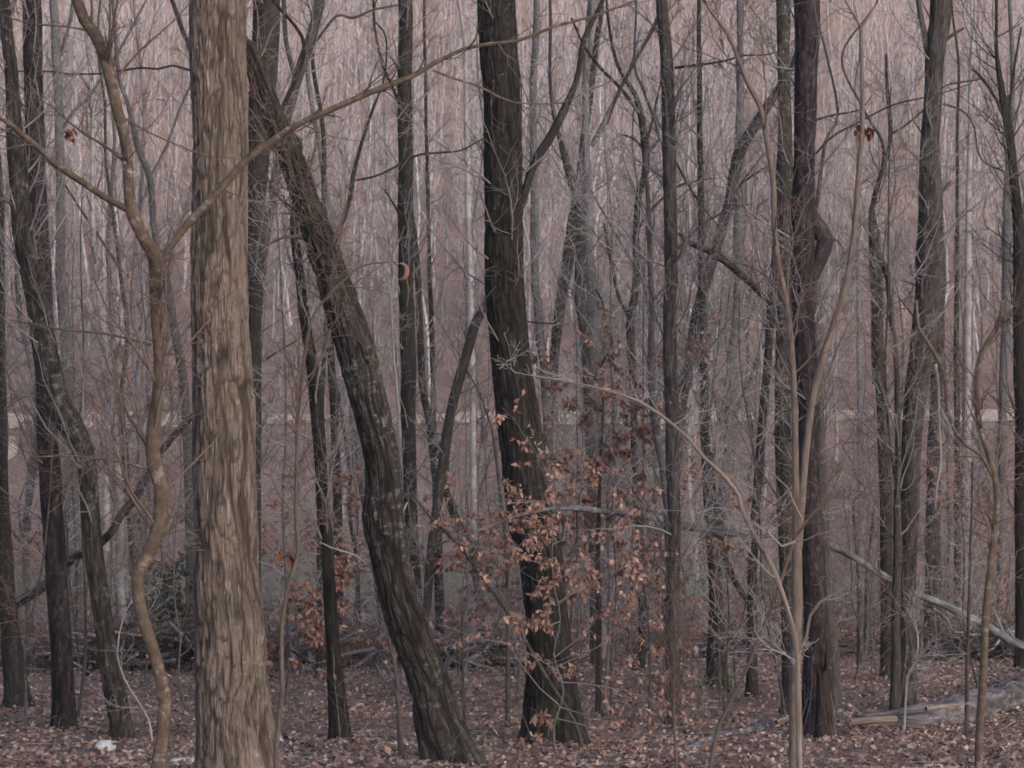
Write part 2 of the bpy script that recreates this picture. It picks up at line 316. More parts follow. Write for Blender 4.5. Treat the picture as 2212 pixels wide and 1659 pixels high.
def bmesh_branch(tr, d, k=7, step=0.08, wob=0.0, seed=0, crown=None, g=None, tw=14, tl=0.5, name='branch', mat=None, parent=None, twm=None):
    c4 = resample(to3(tr, d), step)
    if wob:
        L = np.arange(len(c4)) * step; zz = 0 * L
        c4[:, 0] += wob * vnoise(np.stack([L * 2.3, zz, zz], -1), seed); c4[:, 2] += wob * vnoise(np.stack([L * 2.3, zz + 9, zz], -1), seed)
    end = c4[-1].copy(); end[3] = 0.0006; dr = c4[-1, :3] - c4[-2, :3]; end[:3] += dr / (np.linalg.norm(dr) + 1e-9) * c4[-1, 3] * 0.8
    c4 = np.vstack([c4, end]); mb = MB(); rough_tube(mb, c4, k, 0.09, 0, seed)
    if tw:
        a = spawn(g, c4[None, :, :3], c4[None, :, 3], tw, 0.15, 1, tl, npts=6, up=0.05, wig=0.22, rr=0.5, rmax=0.006, rend=0.0012)
        b = spawn(g, a[0], a[1], 3, 0.2, 1, a[2] * 0.45, npts=4, up=0.03, wig=0.2, rr=0.7, rend=0.0010)
        for q_ in (a, b): mb.add(*tubes(q_[0], q_[1], 3))
    return mb.build(name, mat, parent)
def crown_mb(g, c4, t0, limbs, ll, twigs=7, tl=0.45, sub=3, up=0.12, ang=(0.5, 1.15), rlimb=0.03, thick=1.0):
    """fine limbs and twigs along a stem"""
    mb = MB(); Pn = c4[None, :, :3]; R = c4[None, :, 3]
    A = spawn(g, Pn, R, limbs, t0, 1.0, ll, ang=ang, npts=8, up=up, wig=0.16, rr=0.4, rmax=rlimb, rend=0.0022 * thick, fall=0.35)
    mb.add(*tubes(A[0], A[1], 5))
    if twigs:
        B = spawn(g, A[0], A[1], twigs, 0.15, 1.0, np.maximum(A[2] * 0.38, tl * .5), npts=5, up=0.05, wig=0.2, rr=0.6, rmax=0.008, rend=0.0016 * thick)
        mb.add(*tubes(B[0], B[1], 3))
        if sub:
            C_ = spawn(g, B[0], B[1], sub, 0.2, 1.0, B[2] * 0.5, npts=4, up=0.04, wig=0.2, rr=0.7, rmax=0.004, rend=0.0013 * thick)
            mb.add(*tubes(C_[0], C_[1], 3))
    return mb
def build_tree(label, tr, bk='mid', d=None, name='bare_tree', cat='tree', ext=8.0, limbs=14, ll=1.5, t0=0.25, twm='grey', branches=(), k=None, ridge=0, seed=0,
               flare=0.08, group=None, amp=0.05, step=0.10, wob=0.006, twigs=7, sub=3, topcap=False, base_x=None):
    g = np.random.default_rng(1000 + seed); tr = parse(tr)
    if tr[0, 1] < tr[-1, 1]: tr = tr[::-1]                     # base first
    if d is None: d = dist_for(tr[0, 1])
    c = to3(tr, d)
    b = c[0].copy(); bx = b[0]
    if base_x is not None: bx = (base_x - CX) / FOC * d
    gz = float(ground(bx, b[1]))
    if b[2] > gz + 0.12:
        nb = b.copy(); nb[0] = bx; nb[2] = gz - 0.05; nb[3] = b[3] * (1.0 + 0.12 * min(2, b[2] - gz)); c = np.vstack([nb, c])
    else:
        c[0, 2] = gz - 0.05
    loc = (c[0, 0], c[0, 1], gz)
    n_in = len(c)
    if ext and not topcap:
        top = c[-1]; dr = c[-1, :3] - c[-2, :3]; dr /= np.linalg.norm(dr); dr = dr * 0.5 + np.array([0, 0, 0.5]); dr /= np.linalg.norm(dr)
        for i in range(1, 6):
            f = i / 5; p = top.copy(); p[:3] = top[:3] + dr * ext * f + g.normal(size=3) * 0.12; p[3] = max(0.012, top[3] * (1 - 0.85 * f)); c = np.vstack([c, p])
    c4 = resample(c, step)
    L = np.arange(len(c4)) * step
    if wob:
        zz = 0 * L; c4[:, 0] += wob * vnoise(np.stack([L * 1.7, zz, zz], -1), seed); c4[:, 1] += wob * 2 * vnoise(np.stack([L * 1.7, zz + 5, zz], -1), seed)
    if flare: c4[:, 3] *= 1 + flare * np.exp(-np.maximum(0, c4[:, 2] - gz) / (0.9 * c4[:, 3].max() + 0.08)) + 0.22 * np.exp(-np.maximum(0, c4[:, 2] - gz) / (0.35 * c4[:, 3].max() + 0.02))
    endp = c4[-1].copy(); endp[3] = 0.0006; endp[2] += c4[-1, 3] * 0.6; c4c = np.vstack([c4, endp])
    kk = k or (10 if c4[:, 3].max() < 0.06 else 18)
    root = thing(name, loc, label, cat, group)
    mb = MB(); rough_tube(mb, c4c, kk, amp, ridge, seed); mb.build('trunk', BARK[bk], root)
    if limbs:
        rl = min(0.014, c4[:, 3].mean() * 0.35)
        cm = crown_mb(g, c4[:max(8, int((c[n_in - 1, 2] - gz) / max(0.1, c4[-1, 2] - gz) * len(c4)) + 3)], t0, int(limbs * 2.3), ll * 1.2, twigs=twigs + 2, sub=sub, rlimb=rl, thick=1.25)
        if ext > 4:
            up_ = crown_mb(g, c4[int(len(c4) * 0.55):], 0.2, 10, 2.6, twigs=6, sub=1, rlimb=rl)
            for v_, q_, b_ in zip(up_.v, up_.q, up_.b): cm.add(v_, q_ - q_.min(), b_)
        cm.build('crown', TWIG[twm], root)
    for i, br in enumerate(branches):
        o = dict(w=8, tl=0.35); 
        if isinstance(br, tuple): o.update(br[1]); br = br[0]
        bmesh_branch(parse(br), o.get('d', d), step=0.06, wob=0.006, seed=seed * 7 + i, g=g, tw=o['w'], tl=o['tl'], mat=BARK[o.get('bk', bk)], parent=root)
    return root
exec_data = []
TREES = [
 dict(label='broad tan-barked oak trunk, the widest and nearest trunk, left of centre', bk='oak', d=17.0, k=150, ridge=0.011, step=0.02, ext=9, limbs=3, ll=0.5, t0=0.1, amp=0.03, name='oak_tree', flare=0.25,
  tr='472,0,123 475,299,121 476,616,127 479,755,129 484,904,136 487,1128,139 488,1264,144 496,1376,155 500,1488,157 510,1600,162 512,1659,165'),
 dict(label='crooked tan sapling forking into long arms in front of the broad oak trunk', bk='tan', d=13.0, name='sapling', cat='sapling', k=16, ext=3, limbs=10, ll=0.8, t0=0.35, twm='brown', flare=0.2, step=0.05, amp=0.07,
  tr='168,0,24 205,70,26 224,112,26 239,168,24 256,243,24 273,317,24 278,411,24 284,459,28 310,515,29 334,562,32 334,643,27 338,718,25 343,774,28 340,848,27 330,942,28 332,998,31 349,1054,31 343,1133,29 325,1189,31 299,1234,29 299,1301,28 317,1369,28 332,1413,27 347,1469,26 355,1514,27 351,1555,27 349,1600,27 343,1652,34',
  branches=[('284,455,16 261,442,15 224,422,15 179,392,15 131,362,14 86,321,14 49,291,13 0,254,12 -60,225,10', dict(w=10)),
   ('332,562,20 355,545,17 392,500,18 437,452,18 485,403,18 534,347,17 587,306,16 643,269,15 718,235,14 792,202,13 848,179,12 889,164,12 934,138,10 998,108,9 1054,97,9 1113,91,8 1150,78,8 1193,60,7 1267,41,6 1323,22,5 1379,0,4 1440,-30,3', dict(w=26, tl=0.5)),
   ('934,150,5 979,168,5 1035,187,5 1072,209,5 1110,224,4 1211,224,3 1264,198,3 1323,172,2', dict(w=10)),
   ('325,746,6 280,733,6 224,721,5 149,714,5 86,703,4 20,690,2', dict(w=8)), ('321,1016,6 280,1003,6 224,994,5 149,985,4 67,988,3', dict(w=8)),
   ('343,762,7 373,768,5 407,785,3', dict(w=3)), ('205,70,6 150,60,4 60,52,4 0,32,3', dict(w=8)), ('262,250,5 330,290,4 420,330,3 480,350,2', dict(w=8)),
   ('240,180,5 300,110,4 380,40,3 430,-20,2', dict(w=8)), ('437,452,5 470,400,4 560,330,3 700,250,3 860,150,2', dict(w=8))]),
 dict(label='lichen-spotted dark trunk bending from lower right to upper left at the left edge', bk='lichen', d=24.0, k=40, ridge=0.006, step=0.05, limbs=16, amp=0.06,
  tr='4,-30,26 14,60,28 24,170,30 30,261,34 40,373,42 50,523,43 78,643,47 98,755,56 120,860,60 150,915,56 174,960,50 188,1010,42 194,1077,40 202,1189,42 218,1301,42 234,1413,44 248,1488,48 262,1563,50 268,1612,56'),
 dict(label='straight reddish trunk crossing behind the lichen-spotted trunk at far left', bk='pine', d=25.7, k=30, ridge=0.005, step=0.06, limbs=12,
  tr='68,0,42 75,261,42 79,373,40 88,523,38 95,700,42 102,923,46 108,1016,48 116,1150,49 124,1264,48 134,1413,48 138,1563,54 139,1578,58'),
 dict(label='pale grey forked tree behind the straight reddish trunk, slim smooth bark', bk='grey', d=45, limbs=22, twm='grey', tr='115,0,18 121,110,20 127,224,20 131,448,20 131,597,22 135,643,27 143,755,25 150,867,26 154,1000,32 155,1150,34 162,1330,36',
  branches=['132,285,9 160,240,8 194,209,7 224,160,7 261,104,6 317,0,5', ('124,130,9 140,90,8 152,40,8 160,-20,7', dict(w=5))]),
 dict(label='blue-grey slender tree leaning up left behind the crooked sapling', bk='grey', d=42, limbs=18, tr='255,150,8 276,224,9 298,317,14 325,392,14 332,485,14 347,560,16 357,587,18 375,700,18 392,792,20 401,885,20 406,1000,20 412,1200,22'),
 dict(label='dark trunk mostly hidden behind the right side of the broad oak', bk='dark', d=30, k=28, limbs=14, tr='577,0,58 570,150,58 562,300,50 555,450,38 552,600,34 550,720,30 548,1000,32 545,1300,36',
  branches=[('553,160,6 480,165,6 411,152,6 373,142,5 343,149,5 299,147,5 224,159,4 157,160,4 105,155,4 22,155,3', dict(w=10))]),
 dict(label='grey leaning tree whose stem crosses behind the top of the curved leaning oak', bk='mid', d=33, limbs=18, tr='690,0,24 672,80,24 654,131,23 632,209,22 612,300,20 598,373,20 585,450,19 570,550,19 560,640,19 553,720,18 548,900,18 540,1200,20',
  branches=['640,180,9 618,90,10 613,0,10 612,-40,9', '650,140,8 690,80,7 729,34,6 762,39,6 807,22,5 860,11,4']),
 dict(label='curved leaning oak with deeply furrowed bark sweeping from upper left to the bottom centre', bk='lichen', d=20.7, k=120, ridge=0.014, step=0.025, limbs=12, t0=0.45, ll=0.9, name='oak_tree', ext=7, amp=0.05, twm='brown',
  tr='500,40,44 540,120,44 567,187,46 590,250,50 626,336,54 652,411,60 680,485,65 706,555,68 733,643,78 768,755,84 797,867,80 822,979,78 831,1054,82 830,1118,90 841,1189,86 856,1264,88 878,1339,88 904,1413,84 930,1488,90 946,1563,104 970,1637,120 975,1659,125',
  branches=[('700,535,16 673,519,12 650,512,10 620,510,7 568,532,4 520,560,3', dict(bk='slim', w=6)), ('760,690,6 720,640,8 690,600,10 668,545,14 676,528,16', dict(w=0, bk='rot')), ('880,1085,4 820,1225,5 770,1200,4 715,1182,4 690,1170,3', dict(w=4, bk='pale'))]),
 dict(label='straight dark slim trunk standing between the curved oak and the centre trunk', bk='dark', d=36, k=24, limbs=22, tr='875,0,31 874,187,31 876,373,33 877,523,33 878,643,33 882,755,34 882,867,32 884,979,30 888,1128,28 895,1227,26 903,1400,28',
  branches=['866,240,7 860,220,7 848,187,7 830,149,7 811,75,6 807,0,5 815,-30,4', '872,480,6 850,440,4 830,410,3']),
 dict(label='thinner dark tree close against the right side of the straight dark slim trunk', bk='dark', d=38.5, limbs=14, t0=0.4, tr='892,480,10 897,531,13 904,624,14 908,718,15 912,830,16 925,904,15 935,1000,13 948,1150,13 955,1380,14', ext=6),
 dict(label='thin dark leaning tree with long side limb, just above the curved oak midpoint', bk='dark', d=35, limbs=16, t0=0.5, tr='830,168,4 807,231,6 789,284,8 774,336,8 762,385,10 755,429,10 744,470,10 731,511,9 715,620,9 700,760,10 690,1100,12', ext=2,
  branches=['762,392,5 811,381,5 860,358,5 904,336,5 960,329,5 998,325,4 1042,302,3']),
 dict(label='bare leaning pole propped from lower left against the centre trunk', bk='mid', d=29, limbs=6, t0=0.3, name='leaning_tree', ext=0, tr='1052,640,10 1042,670,18 1027,699,22 1005,774,22 983,848,22 971,904,21 960,979,23 950,1050,23 934,1171,19 927,1245,20 919,1339,18 912,1430,20', topcap=True,
  branches=['1003,790,4 1030,840,4 1061,923,5 1075,990,3']),
 dict(label='tall blackish trunk at the centre of the view, widening to a flared foot', bk='dark', d=23.5, k=110, ridge=0.012, step=0.025, name='oak_tree', limbs=12, t0=0.5, ll=1.6, ext=9, amp=0.035,
  tr='1071,-10,82 1078,120,84 1084,187,84 1087,299,83 1091,616,86 1101,755,86 1115,867,94 1129,979,98 1147,1128,98 1166,1189,97 1178,1301,94 1187,1413,102 1193,1525,120 1196,1614,134',
  branches=['1112,470,18 1128,435,18 1148,372,18 1168,330,20 1185,306,20 1205,268,19 1219,239,18 1236,200,14 1249,157,12 1260,93,12 1286,37,10 1308,-10,8', ('1100,675,6 1140,695,4 1200,700,3', dict(w=4))]),
 dict(label='pale bluish slim trunk immediately right of the tall centre trunk', bk='grey', d=40, limbs=18, tr='1159,0,15 1152,187,15 1153,373,16 1156,616,18 1161,643,18 1168,736,20 1178,830,20 1183,923,20 1190,1100,20 1195,1350,22'),
 dict(label='dark tree leaning right behind the centre trunk, left arm of a V', bk='dark', d=43, limbs=18, tr='1300,0,10 1290,80,12 1275,200,15 1262,300,17 1252,400,20 1238,480,25 1226,568,26 1211,661,24 1196,790,20 1190,870,18 1180,1000,18 1172,1200,20'),
 dict(label='dark tree leaning left, right arm of a V, right of the centre trunk', bk='mid', d=37, limbs=18, tr='1190,200,8 1211,306,11 1221,340,17 1234,385,21 1249,429,25 1256,523,25 1253,597,24 1252,640,24 1260,700,24 1267,792,20 1271,904,20 1275,960,20 1282,1150,22 1286,1350,24'),
 dict(label='grey-blue tree with forked upper stem, beside the right arm of the V', bk='grey', d=40, limbs=22, tr='1266,150,14 1266,300,16 1268,450,20 1272,560,24 1283,643,32 1285,755,36 1285,830,36 1287,900,34 1290,1000,28 1294,1150,28 1296,1300,28',
  branches=['1278,317,10 1294,291,14 1318,240,11 1342,187,10 1365,140,7 1385,60,5', '1268,180,9 1275,90,8 1280,0,7']),
 dict(label='slight sapling rising through brown beech leaves right of the centre trunk', bk='mid', name='sapling', cat='sapling', d=26.9, limbs=12, t0=0.3, ext=1, ll=0.7, tr='1302,830,5 1298,1000,7 1294,1115,9 1293,1189,10 1295,1339,12 1293,1450,13 1293,1558,18'),
 dict(label='narrow dark tree with crooked stem left of the mossy straight trunk', bk='dark', d=36, limbs=22, t0=0.2, tr='1310,0,5 1331,131,8 1372,205,10 1383,243,14 1394,317,18 1394,373,16 1381,418,14 1374,485,14 1374,597,15 1370,643,17 1361,699,19 1366,792,17 1368,867,16 1370,942,17 1372,1016,18 1376,1096,18 1385,1208,16 1387,1395,18 1379,1447,26',
  branches=['1385,250,9 1340,190,8 1300,150,7 1262,100,6 1235,40,5', '1372,500,7 1420,440,6 1470,400,5 1540,385,3', '1363,695,9 1350,668,9 1338,643,8 1320,568,8 1305,480,6', '1394,317,7 1410,260,6 1425,190,5 1440,140,4', '1394,330,5 1370,300,5 1340,290,4']),
 dict(label='thin grey crooked tree crossing close to the foot of the mossy straight trunk', bk='grey', d=26.2, limbs=14, t0=0.2, ext=2, tr='1396,330,8 1400,411,10 1404,523,12 1407,616,12 1408,680,12 1406,755,13 1409,867,16 1420,960,15 1430,1010,13 1439,1091,13 1443,1189,14 1450,1300,13 1462,1450,14 1468,1568,18'),
 dict(label='straight trunk with greenish moss streaks, right of centre, standing in leaf litter', bk='mid', d=25.7, k=28, ridge=0.004, step=0.06, limbs=20, t0=0.15, tr='1430,-10,26 1434,60,27 1440,149,28 1444,299,29 1447,448,29 1450,597,29 1447,643,29 1447,792,30 1452,904,31 1453,1016,29 1457,1128,27 1455,1227,29 1453,1413,31 1454,1577,38',
  branches=['1432,10,9 1412,60,9 1372,130,8 1355,165,7 1330,215,6 1312,270,4', '1448,560,6 1500,500,5 1560,460,4 1625,440,3', ('1456,148,6 1510,140,6 1566,131,5 1603,121,4 1659,119,3 1700,105,2', dict(bk='dark')), ('1450,330,5 1500,420,4 1560,500,2', dict(w=8))]),
 dict(label='rough tree leaning strongly right behind the mossy straight trunk', bk='dark', d=37, k=22, limbs=16, t0=0.35, tr='1715,130,12 1678,198,18 1641,254,22 1603,317,25 1590,360,26 1583,392,24 1573,448,24 1544,541,26 1525,606,26 1506,680,26 1491,774,26 1476,848,25 1470,900,24 1455,1100,24 1448,1300,26',
  branches=['1612,390,5 1640,370,4 1672,352,3', '1575,440,5 1600,400,4 1650,330,3']),
 dict(label='pale blue-grey straight tree behind the thick broken limb', bk='grey', d=46, limbs=20, tr='1600,120,14 1598,250,18 1597,373,22 1595,500,22 1597,616,22 1590,700,22 1585,755,24 1581,867,26 1574,979,32 1570,1054,32 1566,1250,32'),
 dict(label='narrow dark tree holding a thick downward-slanting limb on its left', bk='dark', d=30, k=20, limbs=14, tr='1700,0,14 1690,200,14 1682,400,14 1674,550,15 1667,643,18 1659,755,18 1650,867,19 1642,979,20 1633,1091,20 1626,1208,20 1624,1376,22 1624,1498,28',
  branches=[('1680,664,17 1650,640,17 1622,613,16 1566,565,16 1529,542,14 1502,530,13 1480,519,10 1467,504,7', dict(w=4)), ('1627,1310,12 1611,1294,12 1585,1249,14 1559,1170,14 1544,1070,13 1535,980,10', dict(w=4))]),
 dict(label='stout dark trunk right of centre with a reddish cast above a rotten snag', bk='pine', d=24.2, k=40, ridge=0.006, step=0.05, limbs=12, t0=0.4, tr='1742,-10,58 1740,149,50 1738,261,49 1736,373,49 1733,485,54 1733,597,50 1734,643,48 1740,755,48 1745,867,48 1748,979,48 1754,1150,50 1762,1301,52 1763,1488,60 1766,1605,68',
  branches=[('1740,410,22 1752,460,32 1768,495,40 1781,519,38 1776,540,36 1764,572,32 1750,612,26 1738,650,20', dict(w=0)), ('1796,514,5 1810,520,4 1822,537,3', dict(w=2)), '1763,332,5 1798,295,5 1866,258,4 1929,228,4 2004,209,3 2100,180,2', '1758,262,6 1798,250,5 1840,242,4 1862,236,3 1885,205,2']),
 dict(label='grey trunk touching the left side of the stout dark trunk', bk='lichen', d=27.5, k=20, limbs=12, tr='1690,-10,26 1693,150,27 1697,300,30 1697,450,31 1695,600,31 1692,755,34 1690,867,35 1691,979,36 1694,1080,34 1700,1301,28 1700,1480,26 1698,1538,32'),
 dict(label='mid-brown trunk just right of the rotten snag, ending halfway up behind the stout trunk', bk='mid', d=26.8, limbs=10, t0=0.4, ext=3, tr='1758,600,12 1763,700,14 1766,800,18 1770,900,22 1773,979,25 1776,1100,28 1785,1250,28 1797,1400,28 1805,1560,34'),
 dict(label='smooth tan double-stemmed sapling forming a tall narrow V before the stout dark trunk', bk='slim', d=15.5, name='sapling', cat='sapling', k=14, limbs=12, t0=0.45, ll=0.8, twm='brown', ext=2, step=0.06, wob=0.003,
  tr='1520,0,5.7 1540,30,6.6 1573,75,8.2 1593,123,9.0 1615,179,9.8 1642,231,11.5 1656,299,11.5 1671,392,12.3 1673,485,12.3 1683,579,12.3 1694,630,12.3 1705,718,13.1 1712,792,13.1 1716,904,13.9 1718,1016,14.8 1721,1110,18.0 1722,1200,22.1 1721,1301,23.0 1717,1488,23.0 1716,1645,24.6',
  branches=[('1724,1185,20 1731,1110,18 1742,979,17 1754,867,17 1772,792,17 1795,718,15 1817,654,14 1832,594,13 1843,531,12 1847,500,12 1854,411,12 1862,299,11 1862,224,10 1860,149,9 1860,60,8 1875,35,6 1892,11,5', dict(w=20)), ('1860,62,6 1847,41,5 1824,0,4', dict(w=4)), ('1716,904,4 1690,850,3 1650,790,2', dict(w=5))]),
 dict(label='slim pinkish-tan sapling arching over to the left as a long thin bow', bk='wood', d=14.3, name='sapling', cat='sapling', k=12, limbs=4, t0=0.3, ll=0.5, ext=0, topcap=True, step=0.05, wob=0.003, twm='pale',
  tr='1727,1659,13 1724,1488,13 1720,1395,12 1698,1309,11 1668,1227,11 1630,1159,10 1600,1096,9 1596,1072,9 1558,1024,9 1521,990,8 1491,953,8 1454,919,7 1420,893,7 1379,867,6 1349,856,5 1286,837,4 1230,826,3 1167,815,3 1110,805,2',
  branches=[('1724,1412,6 1742,1376,6 1750,1331,6 1772,1301,6 1802,1283,5 1836,1260,3', dict(w=4)), ('1454,919,4 1478,904,4 1512,890,3 1560,880,2', dict(w=4)), ('1491,953,3 1502,940,3 1504,925,2', dict(w=0)), ('1524,992,3 1508,1030,3 1495,1075,2', dict(w=0)),
   ('1720,1170,6 1690,1180,5 1660,1150,4 1610,1120,3', dict(w=4)), ('1733,1120,6 1715,1083,5 1700,1050,4 1650,1010,3', dict(w=3))]),
 dict(label='slender pole leaning right, crossing low in front of the leaf litter right of centre', bk='slim', d=14.8, name='sapling', cat='sapling', limbs=5, t0=0.5, ll=0.5, ext=0, topcap=True, k=10, twm='brown',
  tr='1536,1659,10 1558,1563,9 1603,1469,9 1641,1369,9 1678,1275,9 1700,1205,8 1716,1163,7 1754,1107,5 1817,1051,4'),
 dict(label='dark kinked tree right of the V sapling, a long limb reaching right', bk='dark', d=33, k=20, limbs=14, t0=0.3, ext=0, topcap=True, tr='1914,119,6 1916,187,8 1923,261,9 1921,317,10 1903,373,11 1888,429,12 1882,467,16 1888,504,24 1892,597,28 1895,643,26 1898,755,25 1905,867,26 1910,979,27 1914,1091,28 1914,1189,28 1916,1339,26 1917,1465,32',
  branches=[('1922,291,6 1945,280,5 1970,261,5 2011,224,4 2041,187,4 2116,172,3', dict(w=12)), ('1888,830,8 1886,718,9 1884,600,8 1880,520,6', dict(w=2))]),
 dict(label='thin olive-brown stem standing just left of the double-forked right trunk', bk='mid', d=27.3, limbs=12, t0=0.3, ext=3, tr='1880,470,9 1888,531,12 1910,576,15 1921,606,17 1925,680,13 1936,792,12 1938,904,13 1940,1016,15 1938,1077,16 1938,1227,19 1935,1376,20 1933,1543,24'),
 dict(label='furrowed grey-brown trunk right of centre with a fork at the top of the view', bk='mid', d=28.5, k=36, ridge=0.006, step=0.06, limbs=14, t0=0.3, tr='2032,-10,46 2022,112,42 2015,224,40 2010,336,43 2008,448,48 2006,560,55 2004,643,56 1992,755,54 1976,867,48 1968,979,44 1966,1091,42 1962,1227,36 1959,1376,34 1960,1526,42',
  branches=[('2015,150,14 2004,112,14 1996,75,13 1983,0,11 1980,-30,10', dict(w=6)), ('2030,418,9 2042,408,8 2054,392,4', dict(w=0)), ('2036,92,9 2060,75,8 2082,62,5', dict(w=0)), '2037,224,5 2078,239,5 2104,272,4 2119,343,4 2175,373,4']),
 dict(label='dark trunk half hidden behind the furrowed fork-topped trunk on its right side', bk='dark', d=50, limbs=14, tr='2026,420,20 2026,600,28 2026,700,28 2022,867,28 2018,979,30 2016,1100,32 2015,1189,34 2015,1345,38'),
 dict(label='dark twiggy tree rising along the right edge of the view', bk='dark', d=36, k=20, limbs=30, t0=0.2, ll=1.8, twm='dark', tr='2153,20,6 2153,112,9 2172,243,18 2187,336,19 2194,429,22 2203,523,28 2202,643,30 2205,800,32 2209,900,34 2207,1100,32 2209,1300,32 2211,1440,38',
  branches=['2170,255,7 2153,217,7 2123,172,6 2100,150,3', '2176,262,7 2184,200,7 2192,142,6 2205,60,4']),
 dict(label='pale bluish far trunk beside the dark right-edge tree', bk='grey', d=60, limbs=12, tr='2176,400,16 2175,531,20 2172,700,20 2166,867,18 2164,1100,18 2162,1260,20'),
 dict(label='crooked tan sapling at lower right with a drooping broken pale branch', bk='tan', d=15.0, name='sapling', cat='sapling', k=14, limbs=6, t0=0.5, ll=0.5, ext=0, topcap=True, step=0.05, twm='brown',
  tr='2116,1659,18 2118,1600,18 2123,1469,17 2127,1339,17 2138,1227,16 2153,1077,15 2142,998,14 2119,923,12 2112,848,11 2116,792,11 2127,755,11 2153,710,10 2164,680,10 2166,650,9',
  branches=[('2150,1040,9 2116,979,9 2086,960,8 2060,923,8 2048,886,8 2041,811,9 2028,780,9 2004,740,9 1983,708,8 1981,690,8 1979,650,6', dict(w=5)), ('2022,785,8 2028,830,7 2030,904,6 2034,998,6 2024,1054,5 2019,1100,4', dict(w=4, bk='pale')), ('1980,715,5 1955,735,5 1929,748,4 1912,785,3', dict(w=2, bk='wood')), ('1978,690,4 2010,655,4 2034,613,3', dict(w=2))]),
 dict(label='blackish swollen-footed trunk cut by the left edge of the view', bk='dark', d=28.2, k=26, limbs=8, t0=0.5, tr='2,400,10 3,560,12 6,755,14 7,900,16 8,1050,20 12,1189,28 18,1301,36 28,1413,46 38,1500,54 40,1530,64'),
 dict(label='dark crooked tree with a black foot standing right of the broad oak base', bk='dark', d=24.3, k=26, ridge=0.004, limbs=10, t0=0.35, tr='636,480,18 640,531,20 648,600,22 660,700,24 675,800,28 683,880,30 690,979,28 695,1090,26 705,1150,26 711,1264,28 720,1400,32 728,1500,40 735,1605,50', ext=3),
 dict(label='narrow dark trunk between the crooked black-footed tree and the curved oak', bk='dark', d=40, limbs=12, t0=0.3, tr='700,500,12 710,640,14 715,760,16 720,867,18 725,950,18 730,1150,20'),
 dict(label='very thin dark pole left of the curved oak, standing among brown leaves', bk='dark', d=44, limbs=10, t0=0.3, tr='700,700,5 729,848,7 744,942,8 755,1016,8 755,1115,8 770,1208,8 774,1339,10 776,1400,12', ext=2),
 dict(label='pale grey tree passing directly behind the middle of the curved oak', bk='grey', d=48, limbs=12, tr='715,500,14 740,700,17 762,867,22 775,979,25 795,1115,22 815,1245,20 835,1400,24'),
 dict(label='thin upright dark pole midway between the curved oak and centre trunk', bk='dark', d=39, limbs=16, t0=0.3, tr='917,0,6 919,187,7 923,373,8 928,597,9 930,643,10 933,755,11 936,867,12 936,979,13 940,1050,13 946,1300,14'),
 dict(label='whitish-grey pole close to the left side of the centre trunk', bk='pale', d=62, limbs=12, tr='1004,100,9 1009,336,12 1012,485,12 1016,597,13 1016,700,13 1020,800,13 1022,979,14 1024,1200,15'),
 dict(label='white thread-thin sapling left of the straight dark slim trunk', bk='pale', name='sapling', cat='sapling', d=34, limbs=6, ext=0, topcap=True, ll=0.5, tr='838,600,3 845,643,4 848,720,4 852,792,5 860,886,6 864,979,6 870,1150,7'),
 dict(label='square-footed dark trunk with bright green moss at its base', bk='dark', d=31.5, k=24, limbs=14, t0=0.35, tr='1510,0,9 1512,300,13 1515,500,15 1518,650,17 1520,800,18 1523,940,20 1530,1060,22 1540,1189,25 1547,1301,31 1549,1400,42 1548,1480,52'),
 dict(label='pale straight pole right of the furrowed fork-topped trunk', bk='pale', d=72, limbs=10, tr='2097,150,9 2095,300,11 2092,500,14 2090,700,16 2090,850,16 2089,1100,17'),
 dict(label='thin dark pole between the furrowed fork-topped trunk and the pale pole', bk='dark', d=52, limbs=12, tr='2068,300,7 2068,531,9 2066,700,12 2067,850,13 2068,1100,14'),
 dict(label='twin-stemmed small tree left stem, in the open gap before the grass', bk='mid', d=37, limbs=10, t0=0.3, ext=1, tr='1845,1080,6 1850,1180,9 1855,1250,11 1858,1350,13 1860,1450,18', branches=[('1862,1440,12 1872,1380,12 1873,1280,11 1880,1180,8 1890,1080,5', dict(w=4))]),
 dict(label='slim blue-grey tree seen in the gap right of the V sapling, beyond it', bk='grey', d=80, limbs=14, tr='1853,300,7 1854,500,8 1855,650,10 1857,867,12 1858,950,12 1858,1080,12'),
 dict(label='slim pale tree standing in the gap left of the crooked sapling', bk='pale', d=95, limbs=12, tr='222,400,6 224,643,8 225,755,11 224,867,13 228,942,14 230,990,14'),
 dict(label='dark bending tree showing at the top left beside the broad oak', bk='dark', d=35, limbs=8, t0=0.6, tr='366,-10,8 373,5,9 395,67,10 412,110,10 440,200,11 455,400,13 460,800,15 462,1200,18'),
 dict(label='dark leaning tree stub below the leaning pole, between curved oak and centre trunk', bk='dark', d=38, limbs=8, t0=0.3, ext=1, tr='962,1050,14 975,1096,18 998,1152,20 1024,1208,20 1035,1294,20 1040,1410,22'),
 dict(label='slim reddish-brown sapling curving out from the broad oak base toward a curled leaf', bk='slim', d=14.5, name='sapling', cat='sapling', k=10, limbs=6, t0=0.5, ll=0.4, ext=0, topcap=True, step=0.05, twm='brown',
  tr='598,1640,11 604,1560,11 611,1488,11 611,1357,10 624,1264,9 643,1189,9 638,1115,8 641,1000,8 645,904,7 654,811,7 665,736,7 680,680,6 710,640,6 751,598,5 780,575,4 822,568,3 858,566,2'),
 dict(label='thin whip of a tree crossing diagonally before the foot of the centre trunk', bk='mid', d=22.3, name='leaning_tree', limbs=5, t0=0.3, ll=0.6, ext=0, topcap=True, k=8, tr='886,1062,5 923,1111,6 994,1182,6 1054,1264,7 1113,1350,7 1159,1428,8 1193,1484,8 1223,1529,8 1249,1578,9 1262,1622,10'),
